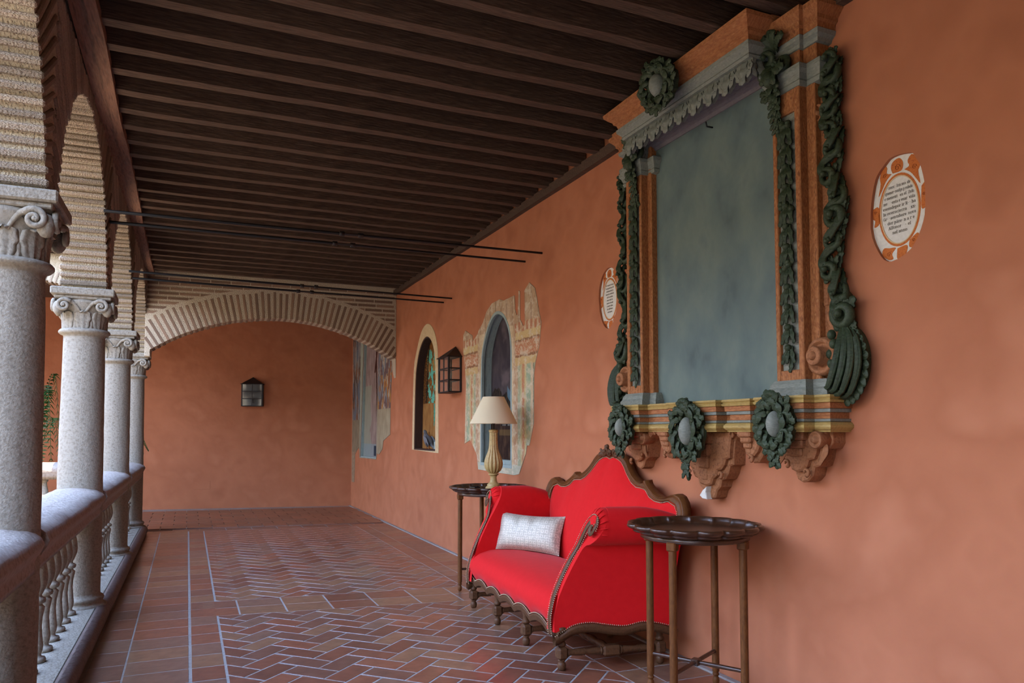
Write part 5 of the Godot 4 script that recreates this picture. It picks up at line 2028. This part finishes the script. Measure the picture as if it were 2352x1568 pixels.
	# one continuous body from beak to tail: x forward, y up
	for q in [[.205, .213, .002, .002], [.190, .214, .006, .006], [.182, .220, .016, .016], [.165, .226, .023, .022], [.145, .218, .025, .023], [.132, .196, .025, .026], [.118, .172, .033, .033], [.095, .148, .046, .046], [.06, .130, .056, .052], [.01, .112, .058, .054], [-.05, .092, .050, .048], [-.11, .066, .034, .032], [-.17, .040, .022, .014], [-.225, .016, .022, .008], [-.235, .010, .004, .003]]:
		var l := PackedVector3Array()
		for k in 14:
			var a := TAU * k / 14.0
			l.append(Vector3(q[0] + sin(a) * q[2] * .35, q[1] + sin(a) * q[2], cos(a) * q[3]))
		rows.append(l)
	b.grid(rows, true)
	part(pg, "body", b, M.feather)
	for s in [-1.0, 1.0]:
		b = MB.new()
		leaf2(b, [Vector2(.07, .145), Vector2(0, .118), Vector2(-.09, .075), Vector2(-.17, .04)], .036, .0, .004, 1.0, .2)
		part(pg, "wing", b, M.feather, Transform3D(Basis(Vector3(1, 0, 0), Vector3(0, 1, 0), Vector3(0, 0, s)), Vector3(0, 0, s * .048)))
		b = MB.new()
		leaf2(b, [Vector2(-.03, .095), Vector2(-.10, .06), Vector2(-.19, .025)], .015, .0, .004, 1.0, .2)
		part(pg, "wing_bar", b, M.feather_dark, Transform3D(Basis(Vector3(1, 0, 0), Vector3(0, 1, 0), Vector3(0, 0, s)), Vector3(0, 0, s * .055)))
		b = MB.new()
		b.tube([Vector3(.02, .075, s * .018), Vector3(.025, .03, s * .018), Vector3(.015, .004, s * .018)], .005, 6)
		for k in 3: b.tube([Vector3(.015, .004, s * .018), Vector3(.04, .003, s * .018 + (k - 1) * .014)], .003, 5)
		part(pg, "leg", b, M.sienna_paint)
		b = MB.new()
		b.ball(Vector3(.172, .230, s * .0205), Vector3(.004, .004, .003), 8, 6)
		part(pg, "eye", b, M.black_gloss)
	b = MB.new()
	b.box(Vector3(0, .05, 0), Vector3(.19, .10, .06), .008)
	single("stone_block", "small pale stone block beside the pigeon in the niche", "stone", b, M.slate_paint, on_wall(-9.095, 1.170, -.07))
	# --- far niche under the brick arch
	t = thing("figure_fresco", "tall worn fresco with a cross and robed figures, beside the end wall", "fresco")
	var rf := bounds(poly(MURAL_FAR))
	var figp := painted(Vector2i(256, 256), func(u: float, v: float) -> Color:
		var a := rf.position.x + u * rf.size.x
		var y := rf.position.y + v * rf.size.y
		var c := mix(c3(.56, .52, .44), c3(.70, .66, .56), .5 + nz.call(u * 2.0, v * .6, 10.0))
		if a < -13.45:
			if y > 1.6:
				c = mix(c3(.36, .38, .42), c3(.62, .58, .52), .5 + nz.call(u * 5.0, v, 9.0))
				if nz.call(u * 2.2 + 4.0, v * .6, 7.0) > .10: c = c3(.22, .14, .12)
				if nz.call(u * 2.6 + 9.0, v * .7, 6.0) > .18: c = c3(.45, .24, .12)
				if nz.call(u * 2.2 + 2.0, v * .6 + 7.0, 6.0) > .2: c = c3(.30, .35, .43)
			else: c = mix(c3(.42, .36, .27), c3(.56, .49, .38), .5 + nz.call(u * 3, v, 10.0))
			if y < 1.02: c = mix(c3(.55, .40, .30), c3(.62, .56, .44), .5 + nz.call(u, v, 30.0))
		elif a < -13.2: c = mix(c3(.60, .64, .56), c3(.68, .71, .63), .5 + nz.call(u, v, 20.0))
		elif a > -12.07:
			if y > 1.75:
				c = mix(c3(.66, .60, .52), c3(.74, .70, .62), .5 + nz.call(u, v, 12.0))
				var k: float = nz.call(u * 1.6, v * .55 + 3.0, 8.0)
				if k > .02: c = mix(c3(.30, .20, .22), c3(.42, .30, .30), .5 + nz.call(u, v, 30.0))
				if k < -.22: c = c3(.50, .26, .13)
				if nz.call(u * 2.0 + 3.0, v * .7, 8.0) > .2 and y < 2.3: c = c3(.72, .44, .12)
				if nz.call(u * 1.6 + 8.0, v * .6, 7.0) > .24: c = c3(.38, .44, .52)
			else: c = mix(c3(.60, .54, .42), c3(.72, .67, .54), .5 + nz.call(u * 3.0, v, 10.0))
		return mix(c, c3(.52, .47, .41), .35))
	wall_layer(t, "fresco_surround", MURAL_FAR, [NICHE_FAR], figp)
	var rn := bounds(poly(NICHE_FAR))
	var crossp := painted(Vector2i(160, 256), func(u: float, v: float) -> Color:
		var c := mix(c3(.50, .42, .39), c3(.60, .52, .49), .5 + nz.call(u, v, 6.0))
		var edge: float = .14 + .10 * nz.call(0.0, v, 7.0)
		if v < .52 and u < .3 + edge: c = mix(c3(.56, .58, .50), c, .3)
		if v < .10: c = mix(c3(.50, .56, .58), c, .3)
		if v < .09 and v > .02 and u > .62 and u < .95: c = c3(.17, .21, .26)
		var pole := .60 + .22 * (1.0 - v) * .6
		if absf(u - (.70 + .16 * (.8 - v))) < .028 and v < .9 and v > .13: c = c3(.22, .10, .06)
		if absf(u - (.74 + .7 * (v - .74))) < .035 and v > .60 and v < .86: c = c3(.26, .12, .07)
		return c)
	niche_back(t, NICHE_FAR, .05, crossp)
	niche_lining(t, "reveal", NICHE_FAR, -.06, -.004, .02, M.slate_paint)
	# --- the two oval plaques, let into the plaster
	build_plaque("oval lettered plaque with ochre scroll border, alone right of the altarpiece frame", rounded(PLAQUE_NEAR, 1), ["· nuec   Icn mo  de", "qmener· confqu p robelo", "·c·menent   en el  Zelo", "me     ·enta e vear  vida", "vsemdepor ir R· · ha", "la overncierra    xx·", "Gr·  ·aentahore  nova", "·  der păre· n a r e", "Alfonor    ·  el", "nel anno"], 1.0)
	build_plaque("oval lettered plaque with ochre border, left of the frame above the settee", rounded(PLAQUE_FAR), ["de Santo Icono", "la aparicion de", "comunidad y", "nuestra Señora", "en la orden", "con toda la", "anno de mil", "y siete dias", "de Alfonso", "nel anno"], .9)

func build_plaque(label: String, outline: Array, lines: Array, size: float) -> void:
	var t := thing("oval_plaque", label, "plaque", "oval lettered plaques")
	var q := poly(outline)
	var r := bounds(q)
	var c := r.get_center()
	t.transform = on_wall(c.x, c.y, -.016)
	var rel := PackedVector2Array()
	for p in q: rel.append(p - c)
	var g: PackedVector2Array = Geometry2D.offset_polygon(rel, .004)[0]
	var b := MB.new()
	b.extrude(g, -.02, 0.0, 0.0)
	part(t, "ground", b, M.gesso)
	var hw := r.size.x * .5
	var hh := r.size.y * .5
	# ochre ring round the lettering
	var ring := func(rx: float, ry: float, wd: float, m: Material, o: float) -> void:
		var outer := PackedVector2Array()
		var inn := PackedVector2Array()
		for k in 40:
			var a := TAU * k / 40.0
			outer.append(Vector2(cos(a) * rx, sin(a) * ry - hh * .03))
			inn.append(Vector2(cos(a) * (rx - wd), sin(a) * (ry - wd) - hh * .03))
		var bb := MB.new()
		for piece in cut_sheet(outer, [inn]): bb.extrude(piece, 0.0, o, 0.0)
		part(t, "ring", bb, m)
	ring.call(hw * .76, hh * .70, hw * .10, M.ochre_paint, .0012)
	ring.call(hw * .70, hh * .655, hw * .035, M.cream_plaster, .002)
	# scrollwork: crown of shell and volutes, side clasps, foot
	var shapes := [[[-.20, .70], [-.26, .80], [-.22, .90], [-.08, .95], [.06, .95], [.16, .88], [.18, .78], [.10, .70]], [[-.24, .70], [-.42, .74], [-.40, .84], [-.50, .90], [-.68, .72], [-.66, .56], [-.75, .34], [-.62, .44], [-.45, .60]], [[.22, .70], [.40, .74], [.34, .84], [.50, .94], [.70, .82], [.78, .68], [.70, .58], [.77, .34], [.64, .44], [.45, .60]], [[-.98, .12], [-.78, .14], [-.74, .0], [-.76, -.2], [-.94, -.24], [-.90, -.12], [-.99, -.06]], [[.80, .28], [.96, .34], [.99, .1], [.96, -.1], [.78, -.12]], [[-.40, -.72], [-.60, -.70], [-.66, -.82], [-.44, -.94], [-.26, -.94], [-.30, -.84], [-.16, -.74]], [[-.10, -.76], [.24, -.74], [.22, -.88], [.06, -.96], [-.12, -.95]], [[.34, -.66], [.62, -.56], [.66, -.66], [.48, -.80], [.32, -.78]]]
	for s in shapes:
		var pl: Array = []
		for p in s: pl.append(Vector2(p[0] * hw, p[1] * hh))
		pl.append(pl[0])
		var fine := PackedVector2Array()
		for k in 24: fine.append(curve(pl, k / 24.0))
		var inside: Array = Geometry2D.intersect_polygons(fine, rel)
		for piece in inside:
			if Geometry2D.triangulate_polygon(piece).size() == 0: continue
			var ob := MB.new()
			ob.extrude(piece, 0.0, .0012, 0.0)
			part(t, "scroll", ob, M.ochre_paint)
	for e in [[-.02, .78, .10], [-.50, .70, .07], [.58, .68, .08], [-.88, .04, .05], [.88, .12, .05], [-.42, -.84, .07], [.48, -.68, .05]]:
		var path: Array = []
		for k in 18:
			var a: float = k * .5
			var rr: float = e[2] * (1.0 - k / 20.0)
			path.append(Vector3(e[0] * hw + cos(a) * rr * hw, e[1] * hh + sin(a) * rr * hh * .7, .0018))
		var sb := MB.new()
		sb.tube(path, .0018, 5, .5)
		part(t, "scroll_line", sb, M.sienna_paint)
	# lettering
	var font := SystemFont.new()
	font.font_names = PackedStringArray(["Droid Serif"])
	font.font_italic = true
	font.font_weight = 300
	for k in lines.size():
		var v := .44 - k * .098
		var tm := TextMesh.new()
		tm.text = lines[k]
		tm.font = font
		tm.font_size = 16
		tm.pixel_size = .00112 * size
		tm.depth = .0006
		var wmax := hw * 2.0 * .60 * sqrt(maxf(.1, 1.0 - pow((v + .03) / .66, 2.0)))
		var wide := tm.get_aabb().size.x
		var sc := minf(1.0, wmax / maxf(.001, wide))
		part(t, "lettering", tm, M.ink, Transform3D(Basis().scaled(Vector3(sc, 1, 1)), Vector3(0, v * hh, .0016)))
